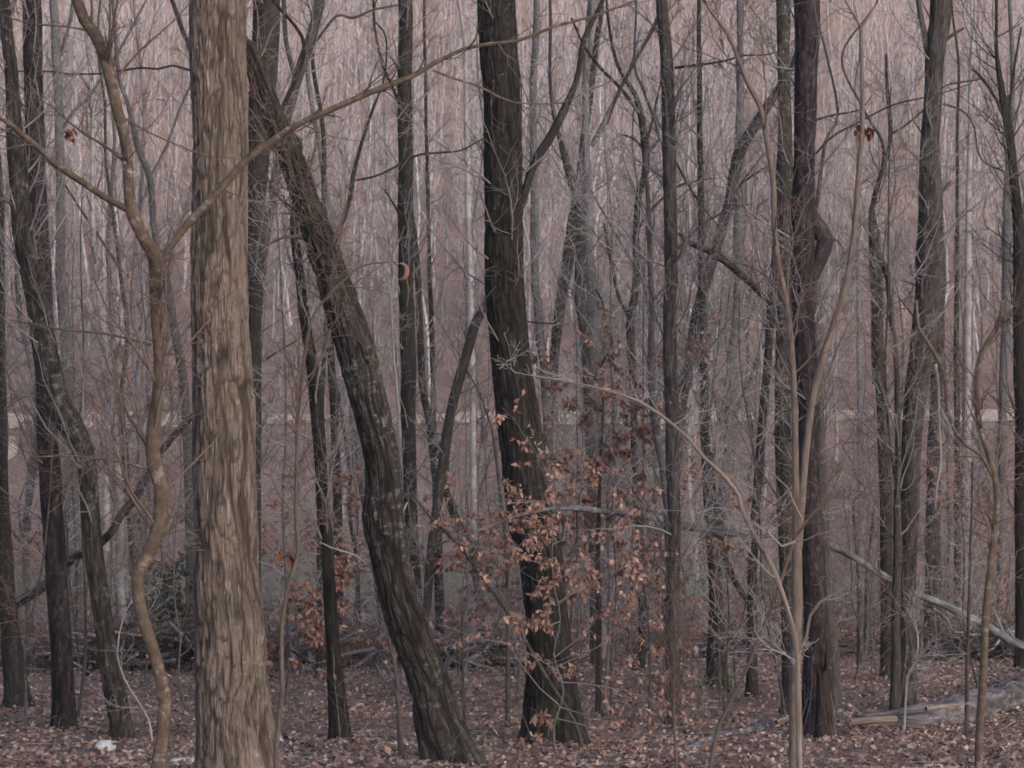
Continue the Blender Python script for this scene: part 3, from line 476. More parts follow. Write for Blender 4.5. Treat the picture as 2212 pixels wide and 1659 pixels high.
 dict(label='pale thin sapling just left of the foot of the curved oak', bk='slim', d=21.5, name='sapling', cat='sapling', limbs=8, ll=0.5, ext=0, topcap=True, tr='842,1230,6 848,1330,8 851,1413,10 858,1500,11 864,1600,12 868,1645,13'),
 dict(label='wispy sapling between the curved oak foot and centre trunk foot', bk='mid', d=26, name='sapling', cat='sapling', limbs=8, ll=0.5, ext=0, topcap=True, tr='998,1300,4 1000,1430,6 1003,1576,8'),
 dict(label='dark sapling hugging the left side of the centre trunk low down', bk='mid', d=25.2, name='sapling', cat='sapling', limbs=8, ll=0.5, ext=0, topcap=True, tr='1040,860,4 1061,923,5 1076,1016,7 1087,1115,9 1095,1208,9 1098,1400,10 1096,1588,12'),
 dict(label='bowed whitish sapling at lower left, right of the lichen-spotted trunk foot', bk='pale', d=23, name='sapling', cat='sapling', limbs=2, ll=0.35, ext=0, topcap=True, twm='pale', tr='290,1290,2 268,1330,3 258,1369,3 254,1413,3.4 269,1466,3.6 295,1510,4 321,1555,4 330,1620,5'),
 dict(label='thin tan sapling before the mossy straight trunk, low in the view', bk='slim', d=17.5, name='sapling', cat='sapling', limbs=8, ll=0.4, ext=0, topcap=True, twm='brown', tr='1452,1250,3 1458,1369,5 1454,1469,6 1461,1659,7'),
 dict(label='pale crooked sapling before the furrowed fork-topped trunk foot', bk='pale', d=24, name='sapling', cat='sapling', limbs=5, ll=0.4, ext=0, topcap=True, twm='pale', tr='1974,1290,3 1970,1316,3 1983,1376,4 1981,1425,5 1963,1458,5 1955,1544,6 1953,1610,7'),
 dict(label='thin grey sapling left of the tan lower-right sapling, reaching the log', bk='mid', d=24, name='sapling', cat='sapling', limbs=8, ll=0.5, ext=0, topcap=True, tr='2100,1000,4 2096,1200,6 2090,1400,8 2088,1600,9'),
]
for i, t_ in enumerate(TREES): build_tree(seed=i + 1, **t_)

# ------------------------------------------------------------------ fallen trees and logs
def log(label, tr, bk, name='fallen_log', cat='log', tw=0, ends=True, branches=(), k=18, seed=0, amp=0.12, d=None, jag=False):
    g = np.random.default_rng(400 + seed); a = parse(tr)
    if a[:, 1].max() > 1480 and d is None: a[:, 3] = [dist_for(r_ + w_ * 0.42) for _, r_, w_, _ in a]
    c = to3(a, d); loc = c[len(c) // 2, :3]
    if a[:, 1].max() > 1480 and a[:, 1].max() < 1700 and 'leaning' not in label and 'hung' not in label: c[:, 2] = ground(c[:, 0], c[:, 1]) + 0.72 * c[:, 3]
    root = thing(name, (loc[0], loc[1], float(ground(loc[0], loc[1]))), label, cat)
    c4 = resample(c, 0.07); e0 = c4[0].copy(); e1 = c4[-1].copy(); e0[3] = e1[3] = 0.001
    c4 = np.vstack([e0, c4, e1]); mb = MB(); rough_tube(mb, c4, k, amp, 0.004, seed); mb.build('trunk', BARK[bk], root)
    if tw: crown_mb(g, c4, 0.05, tw, 0.8, twigs=4, sub=2).build('crown', TWIG['grey'], root)
    for i, (s, o) in enumerate(branches):
        bmesh_branch(parse(s), d, step=0.06, wob=0.01, seed=seed * 3 + i, g=g, tw=o.get('w', 3), tl=0.4, mat=BARK[o.get('bk', bk)], parent=root, name=o.get('name', 'branch'))
    return root
log('long pale-grey fallen tree hung slanting across the right half, down to the right edge',
    '2420,1475,23.1,33 2212,1397,19.7,33 2150,1364,18.4,33 2100,1337,17.7,33 2050,1312,17.0,33 1975,1281,15.0,33 1900,1240,15.0,32.5 1850,1207,15.0,32 1800,1183,13.6,32 1759,1163,21,29.5 1690,1155,21,28.9 1640,1152,21,28.8 1560,1149,20,28.6 1480,1136,18,28.3 1430,1124,17,28 1380,1113,15,27.5 1320,1107,13,26.8 1260,1100,13,24 1200,1098,10.2,22.8 1130,1110,7.3,22.6 1062,1137,7.3,22.6 990,1160,5.9,22.5 930,1182,4.3,22.5', 'birch', name='fallen_tree', cat='fallen tree', tw=16, k=14, seed=1,
    branches=[('1195,1098,5,22.8 1214,1120,5,22.8 1217,1150,4,22.8 1205,1190,3,22.8', dict(w=2, bk='dark')), ('1160,1085,3,22.7 1110,1087,3,22.7 1050,1092,2,22.7', dict(w=3)), ('1245,1102,3,24 1245,1170,3,24 1226,1204,2,24', dict(w=2, bk='dark'))])
log('thick weathered log with a pale broken end lying at the lower right', '1846,1566,24,24.6 1870,1566,34,24.6 1930,1562,42,24.7 1980,1556,58,24.9 2060,1538,66,25.3 2120,1520,68,25.8 2212,1492,70,26.4 2330,1460,70,27.2', 'log', seed=2, amp=0.3, k=26,
    branches=[('1838,1562,16,24.4 1880,1558,17,24.4 1935,1556,16,24.5', dict(w=0, bk='wood', name='broken_end')), ('2000,1530,9,24.7 2050,1524,9,24.9 2080,1520,6,25', dict(w=0, bk='wood', name='bare_strip'))])
log('thinner grey log lying along the top of the thick weathered log', '2040,1545,6,27 2090,1520,12,27.2 2130,1500,15,27.4 2212,1470,18,28 2300,1445,18,28.6', 'log', seed=3)
log('slim cream-coloured split piece behind the broken log end', '1853,1546,8,25.6 1890,1540,9,25.7 1927,1534,8,25.8', 'wood', seed=4, k=8)
log('low pale decaying log at lower right running behind the V sapling base', '1478,1628,18,23.4 1547,1603,22,23.9 1615,1587,22,24.3 1681,1563,22,25.1 1714,1554,18,25.4 1800,1535,12,26', 'log', seed=5, amp=0.3, branches=[('1675,1560,11,25 1700,1552,12,25.1 1716,1548,9,25.2', dict(w=0, bk='wood', name='bare_strip'))])
log('short grey stick left of the low pale decaying log', '1482,1590,5,24.6 1510,1594,7,24.6 1536,1592,4,24.6', 'log', seed=6, k=8)
log('dark rod-like fallen branch just right of the broad oak foot', '590,1580,9,23.9 640,1600,9,23.9 700,1615,11,23.9 730,1622,7,23.8', 'rot', seed=7, name='fallen_branch', cat='fallen branch', k=8)
log('barkless fallen branch slanting along the bottom right of the broad oak', '590,1604,18,22.3 640,1622,17,22.3 700,1648,15,22 760,1668,12,22', 'log', seed=8, name='fallen_branch', cat='fallen branch', k=10)
log('dead pole leaning from the left ground up behind the crooked sapling and broad oak', '-60,1370,24,35 0,1332,22,35 37,1302,22,35 90,1270,20,35 142,1218,20,35 200,1185,20,34.5 240,1150,18,34 261,1115,18,34 292,1077,18,34 317,1028,17,34 343,983,16,34 407,908,14,34 480,840,10,34 555,788,7,34 643,735,4,34', 'mid', seed=9, name='fallen_tree', cat='fallen tree', tw=8)
log('white thin log lying at the far edge of the leaf litter, near the centre', '1238,1408,4,47 1300,1406,5,47 1374,1407,4,47', 'pale', seed=10, k=8)
log('short dark branch angled in the leaves near the black-footed tree', '622,1402,5,33 660,1425,6,32 690,1455,8,31 712,1475,7,30.5', 'mid', seed=11, name='fallen_branch', cat='fallen branch', k=8)
log('upper grey log in the debris at far left, behind the reddish trunk', '20,1388,8,39 60,1402,10,39 108,1410,9,39 180,1420,7,39', 'log', seed=12)
log('middle pale log in the debris at far left, below the upper grey one', '30,1425,9,36.5 90,1430,10,36.5 170,1436,9,36.5 230,1440,6,36.5', 'log', seed=13)
log('thin straight pole lying level between the crooked sapling and broad oak', '255,1381,4,40 330,1378,4,40 420,1373,4,40', 'grey', seed=14, k=8)
log('dark stick jutting from the left-edge trunk foot toward the reddish trunk', '60,1530,6,28 90,1512,5,28 130,1500,4,28.5 185,1495,3,29', 'dark', seed=15, name='fallen_branch', cat='fallen branch', k=8)
log('long low branch on the leaves at the far left bottom', '-10,1560,5,25.9 40,1562,5,25.9 90,1548,4,26.2 150,1530,3,27', 'grey', seed=16, name='fallen_branch', cat='fallen branch', k=8)

# rotten snag: splintered upright shell
g = np.random.default_rng(5)
sd_ = 23.6; base = P(1779, 1590, sd_); gz = float(ground(base[0], base[1]))
root = thing('rotten_snag', (base[0], base[1], gz), 'reddish rotten splintered snag standing against the stout dark trunk', 'snag')
kk = 20; hN = 26; H = (1590 - 1352) / FOC * sd_ + 0.1; V = []; B_ = []
for j in range(hN):
    for i in range(kk):
        a = i * 2 * math.pi / kk; top = H * (0.62 + 0.38 * max(0, math.cos(a * 0.5 + 0.4)) ** 3 + 0.05 * math.sin(a * 5) + 0.04 * math.sin(a * 9 + 1)); f = j / (hN - 1)
        r = 0.073 * (1.15 - 0.45 * f) * (1 + 0.10 * math.sin(a * 3 + 1) + 0.06 * math.sin(a * 7 + f * 4)) + 0.05 * math.exp(-f * 9)
        V.append((base[0] + r * math.cos(a) - 0.02 * f, base[1] + r * math.sin(a), gz - 0.05 + top * f)); B_.append((0.07 * math.cos(a), 0.07 * math.sin(a), f * H))
for i in range(kk):
    a = i * 2 * math.pi / kk; V.append((base[0] + 0.02 * math.cos(a), base[1] + 0.02 * math.sin(a), gz + H * 0.5)); B_.append((0, 0, H))
V = np.array(V); a_ = np.arange(kk); b_ = (a_ + 1) % kk
Q = np.concatenate([np.stack([j * kk + a_, j * kk + b_, (j + 1) * kk + b_, (j + 1) * kk + a_], -1) for j in range(hN)])
mb = MB(); mb.add(V, Q, np.array(B_)); mb.build('trunk', BARK['rot'], root)

# ------------------------------------------------------------------ leaves
def leaves(g, pos, size, drop=0.5, wide=0.5):
    """folded two-quad leaves hanging at pos"""
    K = len(pos); d = g.normal(size=(K, 3)); d[:, 2] -= drop * 2.2; d /= np.linalg.norm(d, axis=1, keepdims=True)
    s = g.normal(size=(K, 3)); s -= (s * d).sum(1, keepdims=True) * d; s /= np.linalg.norm(s, axis=1, keepdims=True); n = np.cross(d, s)
    L = (size * g.uniform(0.6, 1.25, K))[:, None]; W = L * wide * 0.5; c = g.uniform(0.1, 0.6, (K, 1))
    v = np.stack([pos, pos + d * L * .45 + s * W + n * W * c, pos + d * L * 0.5 + n * L * 0.06, pos + d * L * .45 - s * W + n * W * c, pos + d * L + n * L * 0.12 * g.normal(size=(K, 1)),
                  ], 1)
    o = np.arange(K)[:, None] * 5
    q = np.concatenate([o + np.array([[0, 1, 4, 2]]), o + np.array([[0, 2, 4, 3]])])
    b = np.repeat(g.integers(0, 4000, (K, 3)) / 8.0, 5, 0)
    return v.reshape(-1, 3), q, b
def beech(label, bx, d, row0, n_l, H, spread, leaf=0.07, seed=0, limbs=20, t0=0.2, lpt=3, group=None, lean=0.0, mat='beech', name='beech_sapling', trunk_r=0.012):
    g = np.random.default_rng(2000 + seed); x = (bx - CX) / FOC * d; gz = float(ground(x, d))
    z = np.linspace(0, H, 9); pts = np.stack([x + lean * z + 0.03 * g.normal(size=9) * (z > 0), d + 0.03 * g.normal(size=9), gz - 0.03 + z, np.linspace(trunk_r, 0.003, 9)], -1)
    c4 = resample(pts, 0.1); root = thing(name, (x, d, gz), label, 'sapling' if 'sap' in name else 'shrub', group)
    mb = MB(); rough_tube(mb, c4, 8, 0.06, 0, seed); mb.build('trunk', BARK['grey'], root)
    mb = MB(); A = spawn(g, c4[None, :, :3], c4[None, :, 3], limbs, t0, 1, spread * (1.0 if H < 2.6 and d < 24 else 1.5), ang=(1.0, 1.6), npts=7, up=0.02, wig=0.14, rr=0.6, rmax=0.007, rend=0.0018, flat=0.7)
    B = spawn(g, A[0], A[1], 6, 0.2, 1, A[2] * 0.4, npts=5, up=-0.02, wig=0.2, rr=0.7, rend=0.0013, flat=0.5)
    mb.add(*tubes(A[0], A[1], 4)); mb.add(*tubes(B[0], B[1], 3)); mb.build('crown', TWIG['grey'], root)
    M = len(B[0]); idx = g.integers(0, M, n_l); t = g.uniform(0.2, 1, n_l) * 4; i = np.minimum(t.astype(int), 3); f = (t - i)[:, None]
    pos = B[0][idx, i] * (1 - f) + B[0][idx, i + 1] * f
    lm = MB(); lm.add(*leaves(g, pos, leaf)); lm.build('foliage', LEAF[mat], root, smooth=False)
beech('nearest beech sapling, large orange-brown leaves hanging before the centre trunk', 1205, 21.5, 0, 2200, 2.6, 0.95, 0.066, 1, limbs=30, t0=0.15)
beech('tiny beech seedling with a tuft of orange leaves at the centre trunk foot', 1185, 22.6, 0, 110, 0.35, 0.22, 0.085, 2, limbs=8, trunk_r=0.005)
beech('beech sapling whose leaves spread widely right of the centre trunk', 1320, 27.0, 0, 5643, 3.7, 1.2, 0.075, 3, limbs=34)
beech('beech sapling with pale orange leaves standing behind the centre trunk', 1245, 33, 0, 6897, 3.9, 1.4, 0.052, 4, limbs=36, t0=0.25)
beech('beech sapling with dense rusty leaves left of the mossy straight trunk', 1400, 34, 0, 5643, 3.3, 1.4, 0.052, 5, limbs=32)
beech('low beech sapling between the curved oak and the centre trunk', 1000, 29, 0, 3886, 2.0, 0.8, 0.052, 6, limbs=24)
beech('faint brown-leaved sapling beside the narrow trunk left of the curved oak', 770, 37, 0, 5016, 3.4, 1.0, 0.052, 7, limbs=28)
beech('brown-leaved sapling just right of the broad oak at knee height', 640, 33, 0, 3762, 2.2, 0.9, 0.052, 8, limbs=24)
beech('brown-leaved sapling low in front of the black-footed tree', 715, 28, 0, 1629, 1.6, 0.5, 0.08, 9, limbs=16)
beech('dull orange-leaved sapling near the right edge behind the drooping branch', 2110, 46, 0, 5643, 4.2, 1.3, 0.052, 10, limbs=30)
beech('second dull orange-leaved sapling closer to the right-edge tree', 2180, 42, 0, 3762, 3.0, 1.1, 0.052, 11, limbs=24)
beech('rusty-leaved sapling behind the arching sapling, right of centre', 1560, 40, 0, 4075, 2.6, 1.1, 0.052, 12, limbs=26)
beech('brown-leaved sapling behind the crooked sapling at left', 375, 43, 0, 4389, 3.0, 1.1, 0.052, 13, limbs=26)
beech('brown-leaved sapling left of the reddish straight trunk', 40, 44, 0, 3135, 2.6, 1.0, 0.052, 14, limbs=22)
beech('dark evergreen shrub with dull grey-green leaves behind the crooked sapling', 392, 37, 0, 5643, 1.5, 0.6, 0.052, 15, limbs=40, mat='green', name='evergreen_shrub')
beech('dark shrub with sparse green leaves between the reddish and lichen-spotted trunks', 330, 35, 0, 2194, 1.0, 0.55, 0.052, 16, limbs=26, mat='green', name='evergreen_shrub')
def one_leaf_cluster(label, px, py, d, n, size, mat, spread):
    g = np.random.default_rng(int(px)); c = P(px, py, d); pos = c + g.normal(size=(n, 3)) * spread
    mb = MB(); mb.add(*leaves(g, pos, size, 0.8, 0.6)); st = np.stack([c + np.array([0, 0, 0.10]), c + np.array([.01, 0, 0.03]), c]); 
    o = mb.build('leaf_cluster', LEAF[mat], None, smooth=False); tag(o, label, 'leaves'); return o
one_leaf_cluster('red-brown oak leaves caught on the V sapling high at right', 1868, 282, 15.5, 14, 0.085, 'oakleaf', 0.035)
one_leaf_cluster('red-brown leaves hanging on the reddish sapling right of the broad oak', 628, 1195, 14.5, 7, 0.07, 'oakleaf', 0.02)
one_leaf_cluster('dark red leaf tuft left of the crooked sapling near the pale forked tree', 150, 285, 40, 40, 0.12, 'oakleaf', 0.05)
# curled leaf
th = np.linspace(-1.9, 1.7, 16); cc = P(865, 587, 14.4); Rr = 0.048
c4 = np.stack([cc[0] + Rr * np.cos(th) * 0.8, cc[1] + 0.01 * np.sin(th * 2), cc[2] + Rr * np.sin(th), 0.003 + 0.013 * np.sin((th + 1.9) / 3.6 * math.pi)], -1)
mb = MB(); v, q, b = tubes(c4[None, :, :3], c4[None, :, 3], 8); mb.add(v, q, b * 0 + 3.3); o = mb.build('curled_leaf', LEAF['beech'], None); tag(o, 'pinkish curled dead leaf at the tip of the reddish sapling', 'leaf')

# vine tangle on the curved oak
g = np.random.default_rng(77); ax = resample(to3(parse('590,250,50 626,336,54 652,411,60 680,485,65 706,560,68'), 20.5), 0.05)
K = 150; st = ax[g.integers(0, len(ax), K)]; pn = np.empty((K, 9, 3)); dr = g.normal(size=(K, 3)); dr[:, 1] -= 0.4; dr[:, 2] -= 0.3; dr /= np.linalg.norm(dr, axis=1, keepdims=True)
pn[:, 0] = st[:, :3] + dr * st[:, 3:4]
for j in range(1, 9):
    dr = dr + g.normal(size=(K, 3)) * 0.45; dr[:, 2] -= 0.05; dr /= np.linalg.norm(dr, axis=1, keepdims=True); pn[:, j] = pn[:, j - 1] + dr * g.uniform(0.03, 0.07, (K, 1))
mb = MB(); mb.add(*tubes(pn, np.full((K, 9), 0.0022) * g.uniform(.6, 1.6, (K, 1)), 4)); o = mb.build('vine_tangle', TWIG['brown']); tag(o, 'bristly brown vine tangle clinging to the upper curved oak', 'vine')

# crumpled white litter
def scrap(label, px, py, w_, h_, d, seed):
    g = np.random.default_rng(seed); c = P(px, py, d); n = 22; u_, v2 = np.meshgrid(np.linspace(0, 2 * np.pi, n, endpoint=False), np.linspace(0.02, np.pi - .02, 12))
    p = np.stack([np.cos(u_) * np.sin(v2), np.sin(u_) * np.sin(v2), np.cos(v2)], -1).reshape(-1, 3)
    p = p * (1 + 0.35 * vnoise(p * 2.6, seed) + 0.2 * vnoise(p * 6, seed + 1))[:, None] * np.array([w_, w_ * .7, h_]) / 2 / FOC * d + c
    gz_ = float(ground(c[0], c[1])); p[:, 2] += gz_ + h_ * 0.35 / FOC * d - c[2]
    a = (np.arange(11)[:, None] * n + np.arange(n)[None]); bq = (np.arange(11)[:, None] * n + (np.arange(n) + 1)[None] % n)
    q = np.stack([a, bq, bq + n, a + n], -1).reshape(-1, 4); mb = MB(); mb.add(p, q); o = mb.build('plastic_scrap', M_white, None, smooth=False); tag(o, label, 'litter')
M_white = noisy('plastic_white', [(0.3, (0.42, 0.44, 0.47)), (0.6, (0.70, 0.71, 0.74))], 30)
scrap('crumpled white scrap on the leaves left of the crooked sapling foot', 228, 1618, 42, 26, dist_for(1622), 3)
scrap('flatter white scrap between the crooked sapling and the broad oak foot', 396, 1650, 58, 18, dist_for(1652), 4)
scrap('small pale lump at the right foot of the broad oak', 598, 1606, 26, 20, dist_for(1610), 5)

# ------------------------------------------------------------------ moss at the square-footed trunk
g = np.random.default_rng(6); c = P(1548, 1484, 31.3); K = 500; a = g.uniform(0, 2 * np.pi, K); r = 0.15 + 0.10 * g.random(K) ** 1.5
px_ = c[0] + r * np.cos(a); py_ = c[1] + r * np.sin(a); pos = np.stack([px_, py_, ground(px_, py_) + 0.16 * g.random(K) ** 2 + 0.01], -1)
M_moss = flat('moss_green', [(0.06, 0.10, 0.04), (0.12, 0.19, 0.08), (0.09, 0.14, 0.07)])
mb = MB(); mb.add(*leaves(g, pos, 0.03, -0.5, 0.9)); o = mb.build('moss', M_moss, smooth=False); tag(o, 'green moss cushion round the square-footed dark trunk', 'moss', kind='stuff')

# ------------------------------------------------------------------ leaf litter (real leaves lying on the near ground)
g = np.random.default_rng(9); K = 120000
yy = 13 + (60 - 13) * g.random(K) ** 1.25; xx = g.uniform(-1, 1, K) * (yy * 0.24 + 0.6)
zz = ground(xx, yy) + g.uniform(0.004, 0.05, K)
lv, lq, lb = leaves(g, np.stack([xx, yy, zz], -1), 0.072, 0.0, 0.62)
pos0 = np.repeat(np.stack([xx, yy, zz], -1), 5, 0); rel = lv - pos0; rel[:, 2] *= 0.75; rel[:, 2] = np.abs(rel[:, 2]) * 0.8; lv = pos0 + rel
mb = MB(); mb.add(lv, lq, lb); o = mb.build('leaf_litter', LEAF['litter'], smooth=False); tag(o, 'brown dead leaves covering the near forest floor', 'leaf litter', kind='stuff')

# small sticks
K = 1000; yy = 13 + 42 * g.random(K); xx = g.uniform(-1, 1, K) * (yy * 0.24); an = g.uniform(0, np.pi, K); L = g.uniform(0.1, 0.7, K); pn = np.empty((K, 4, 3)); rr_ = np.empty((K, 4))
for j in range(4):
    t = (j / 3 - 0.5); x_ = xx + np.cos(an) * L * t + g.normal(size=K) * .01; y_ = yy + np.sin(an) * L * t; pn[:, j] = np.stack([x_, y_, ground(x_, y_) + 0.03 + 0.03 * g.random(K)], -1)
rr_[:] = g.uniform(0.003, 0.009, (K, 1)); mb = MB(); mb.add(*tubes(pn, rr_, 4)); o = mb.build('scattered_sticks', TWIG['grey']); tag(o, 'thin fallen sticks strewn over the leaf litter', 'sticks', kind='stuff')

# ------------------------------------------------------------------ brush: thickets of thin stems
def brush(name, label, n, xr, yr, h, seed, mat, leafn=0, r=0.006, leafmat='beech', fanx=None, lean=0.25, tw=3):
    g = np.random.default_rng(seed); y = g.uniform(*yr, n); x = g.uniform(*xr, n) if fanx is None else g.uniform(fanx[0], fanx[1], n) / FOC * y
    c = vnoise(np.stack([x * .25, y * .12, 0 * x], -1), seed); keep = c > g.uniform(-0.9, 0.5, n); x = x[keep]; y = y[keep]; n = len(x)
    b = np.stack([x, y, ground(x, y) - 0.05], -1); d = g.normal(size=(n, 3)) * lean; d[:, 2] = 1; hh = h * g.uniform(0.4, 1.3, n)
    pn = np.empty((n, 5, 3)); pn[:, 0] = b
    for j in range(1, 5):
        d = d + g.normal(size=(n, 3)) * 0.15; d /= np.linalg.norm(d, axis=1, keepdims=True); pn[:, j] = pn[:, j - 1] + d * (hh / 4)[:, None]
    R = (r * g.uniform(.6, 1.6, n))[:, None] * np.linspace(1, 0.4, 5)[None]; mb = MB(); mb.add(*tubes(pn, R, 3))
    A = spawn(g, pn, R, tw * 2, 0.3, 1, hh * 0.4, npts=4, up=0.05, rr=0.7, rend=r * .35); mb.add(*tubes(A[0], A[1], 3))
    o = mb.build(name, TWIG[mat]); tag(o, label, 'brush', kind='stuff')
    if leafn:
        idx = g.integers(0, len(A[0]), leafn); t = g.integers(1, 4, leafn); pos = A[0][idx, t] + g.normal(size=(leafn, 3)) * 0.03
        lm = MB(); lm.add(*leaves(g, pos, 0.085)); lo_ = lm.build('foliage', LEAF[leafmat], o, smooth=False)
brush('valley_brush', 'grey-brown thicket of bare stems across the valley bottom', 2200, None, (56, 108), 1.4, 31, 'brown', 9000, r=0.009, fanx=(-1250, 1250))
brush('bank_brush', 'dark tangled brush along the bank beyond the leaf litter', 2600, None, (40, 57), 1.1, 32, 'dark', 8000, r=0.006, fanx=(-1250, 1250), lean=0.6)
brush('seedling_growth', 'scattered bare seedlings among the near leaf litter', 260, None, (19, 42), 0.8, 33, 'grey', 260, r=0.0035, fanx=(-1150, 1150), tw=2)
brush('hillside_brush', 'thin bare undergrowth covering the far hillside', 2600, None, (136, 330), 3.6, 34, 'far', 0, r=0.02, fanx=(-1250, 1250), tw=1, lean=0.12)

def pile(label, px, d, rad, h, n, seed):
    g = np.random.default_rng(seed); x = (px - CX) / FOC * d; gz = float(ground(x, d)); rad *= 1.35; h *= 0.8; root = thing('brush_pile', (x, d, gz), label, 'brush pile')
    cx_ = x + g.normal(size=n) * rad * 0.5; cy_ = d + g.normal(size=n) * rad * 0.4; an = g.uniform(0, 2 * np.pi, n); el = g.normal(size=n) * 0.28; L = g.uniform(0.3, 1.6, n) * rad
    dv = np.stack([np.cos(an) * np.cos(el), np.sin(an) * np.cos(el), np.sin(el)], -1); q_ = np.clip(1 - ((cx_ - x) ** 2 + (cy_ - d) ** 2) / (rad * 1.2) ** 2, 0.05, 1)
    c = np.stack([cx_, cy_, ground(cx_, cy_) + h * g.random(n) * q_], -1); pn = c[:, None] + dv[:, None] * (np.linspace(-.5, .5, 6)[None, :, None] * L[:, None, None]) + g.normal(size=(n, 6, 3)) * 0.03
    gr = ground(pn[..., 0], pn[..., 1]); pn[..., 2] = np.maximum(pn[..., 2], gr)
    big = g.random(n) < 0.12; R = np.where(big, g.uniform(.02, .05, n), g.uniform(.003, .012, n))[:, None] * np.linspace(1, .5, 6)[None]
    mb = MB(); mb.add(*tubes(pn[big], R[big], 7)); mb.build('limb_heap', BARK['log'], root); mb = MB(); mb.add(*tubes(pn[~big], R[~big], 4)); mb.build('twig_heap', TWIG['brown' if seed % 2 else 'dark'], root)
    lm = MB(); k_ = n * 2; i = g.integers(0, n, k_); lm.add(*leaves(g, pn[i, g.integers(0, 6, k_)], 0.08)); lm.build('foliage', LEAF['oakleaf'], root, smooth=False)
pile('dark brush pile with grey limbs between the left-edge trunk and the reddish trunk', 75, 37, 1.0, 0.5, 420, 61)
pile('broad dark brush heap behind the crooked sapling, left of the broad oak', 330, 35.5, 1.1, 0.7, 620, 62)
pile('dark brush heap between the broad oak and the black-footed tree', 640, 37, 1.0, 0.55, 460, 63)
pile('small dark brush heap between the curved oak and the centre trunk', 990, 36.5, 0.8, 0.6, 380, 64)
pile('low brush heap behind the stout dark trunk, right of centre', 1700, 41, 1.1, 0.6, 380, 65)
pile('low brush heap at the right behind the hung fallen tree', 2150, 39, 1.0, 0.7, 380, 66)
pile('dark brush tangle behind the black-footed tree, left of the curved oak', 800, 39, 1.0, 0.7, 380, 67)

# ------------------------------------------------------------------ background woods
def bg_variant(seed, H, r, limbs, twigs, sub, lean=0.03, low=0.25, thick=3.0, k=7, ll=2.6, crook=0.10, rl=0.4, forks=0):
    g = np.random.default_rng(seed); n = 12; z = np.linspace(0, H, n); x = np.cumsum(g.normal(size=n) * crook) + lean * z * g.normal(); y = np.cumsum(g.normal(size=n) * crook); x -= x[0]; y -= y[0]
    c4 = resample(np.stack([x, y, z - 0.1, r * (1 - 0.85 * (z / H)) ** 0.9 + 0.01], -1), 0.6); c4[0, 3] *= 1.3
    tm = MB(); rough_tube(tm, c4, k, 0.05, 0, seed)
    cm = crown_mb(g, c4, low, limbs, ll, twigs=twigs, sub=sub, up=0.16, ang=(0.4, 1.0), rlimb=r * rl, thick=thick)
    if forks:
        A = spawn(g, c4[None, :, :3], c4[None, :, 3], forks, 0.12, 0.6, H * 0.5, ang=(0.35, 0.75), npts=10, up=0.06, wig=0.13, rr=0.75, rend=0.012)
        tm.add(*tubes(A[0], A[1], 7))
        B_ = spawn(g, A[0], A[1], 9, 0.2, 1, 1.6, ang=(0.5, 1.1), npts=7, up=0.1, wig=0.2, rr=0.4, rmax=r * rl, rend=0.003)
        C_ = spawn(g, B_[0], B_[1], 6, 0.2, 1, B_[2] * 0.45, npts=5, up=0.05, wig=0.2, rr=0.6, rend=0.002)
        cm.add(*tubes(B_[0], B_[1], 4)); cm.add(*tubes(C_[0], C_[1], 3))
    return tm, cm
def place_individual(variants, spots, name, label_of, cat, group):
    for i, (x, y, s, rz, vi) in enumerate(spots):
        tme, cme = variants[vi % len(variants)]
        root = bpy.data.objects.new(name, None); sc.collection.objects.link(root); root.location = (x, y, float(ground(x, y))); root.rotation_euler = (0, 0, rz); root.scale = (s, s, s)
        tag(root, label_of(i, x, y, s, vi), cat, group)
        for nm, me in (('trunk', tme), ('crown', cme)):
            o = bpy.data.objects.new(nm, me); sc.collection.objects.link(o); o.parent = root
g = np.random.default_rng(21)
midv = []
for i in range(8):
    tm, cm = bg_variant(300 + i, 13 + i, 0.045 + 0.009 * i, 26, 8, 3, thick=1.5, k=10, low=0.12, ll=2.2, crook=0.13, lean=0.04, rl=0.4, forks=2); key = ['mid', 'grey', 'far', 'dark', 'grey', 'far', 'mid', 'pale'][i]
    midv.append((tm.mesh('trunk', BARK[key]), cm.mesh('crown', TWIG[['dark', 'grey', 'brown', 'dark'][i % 4]])))
def scatter(g, n, y0, y1, half, mind, power=1.0):
    out = []; tries = 0
    while len(out) < n and tries < n * 60:
        tries += 1; y = y0 + (y1 - y0) * g.random() ** power; x = g.uniform(-half, half) / FOC * y
        if 126 < y < 135.5: continue
        if all((x - a) ** 2 + (y - b) ** 2 > mind ** 2 for a, b in out): out.append((x, y))
    return out
sp = scatter(g, 52, 48, 125, 1280, 2.2)
place_individual(midv, [(x, y, g.uniform(.75, 1.1), g.uniform(0, 6.28), int(g.integers(0, 8))) for x, y in sp], 'bare_tree', lambda *a: 'slim bare grey tree on the valley bottom before the dirt road', 'tree', 'bare trees on the valley bottom')
farv = []; lod = []
for i in range(8):
    H = 11 + 0.9 * i; r = 0.055 + 0.009 * i; low = 0.15 + 0.04 * (i % 4)
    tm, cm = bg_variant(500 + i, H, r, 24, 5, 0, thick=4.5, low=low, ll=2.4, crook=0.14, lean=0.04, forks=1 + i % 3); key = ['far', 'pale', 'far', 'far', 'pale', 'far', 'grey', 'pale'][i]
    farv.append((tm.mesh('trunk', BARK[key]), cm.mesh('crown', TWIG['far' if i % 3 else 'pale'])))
    tm, cm = bg_variant(700 + i, H, r, 16, 0, 0, thick=6.5, low=low, k=5, ll=2.4, crook=0.14, lean=0.04, forks=i % 3)
    lod.append(tuple((np.concatenate(m.v), np.concatenate(m.q), np.concatenate(m.b)) for m in (tm, cm)))
sp = sorted(scatter(g, 172, 136, 182, 1250, 1.9), key=lambda p: p[1])
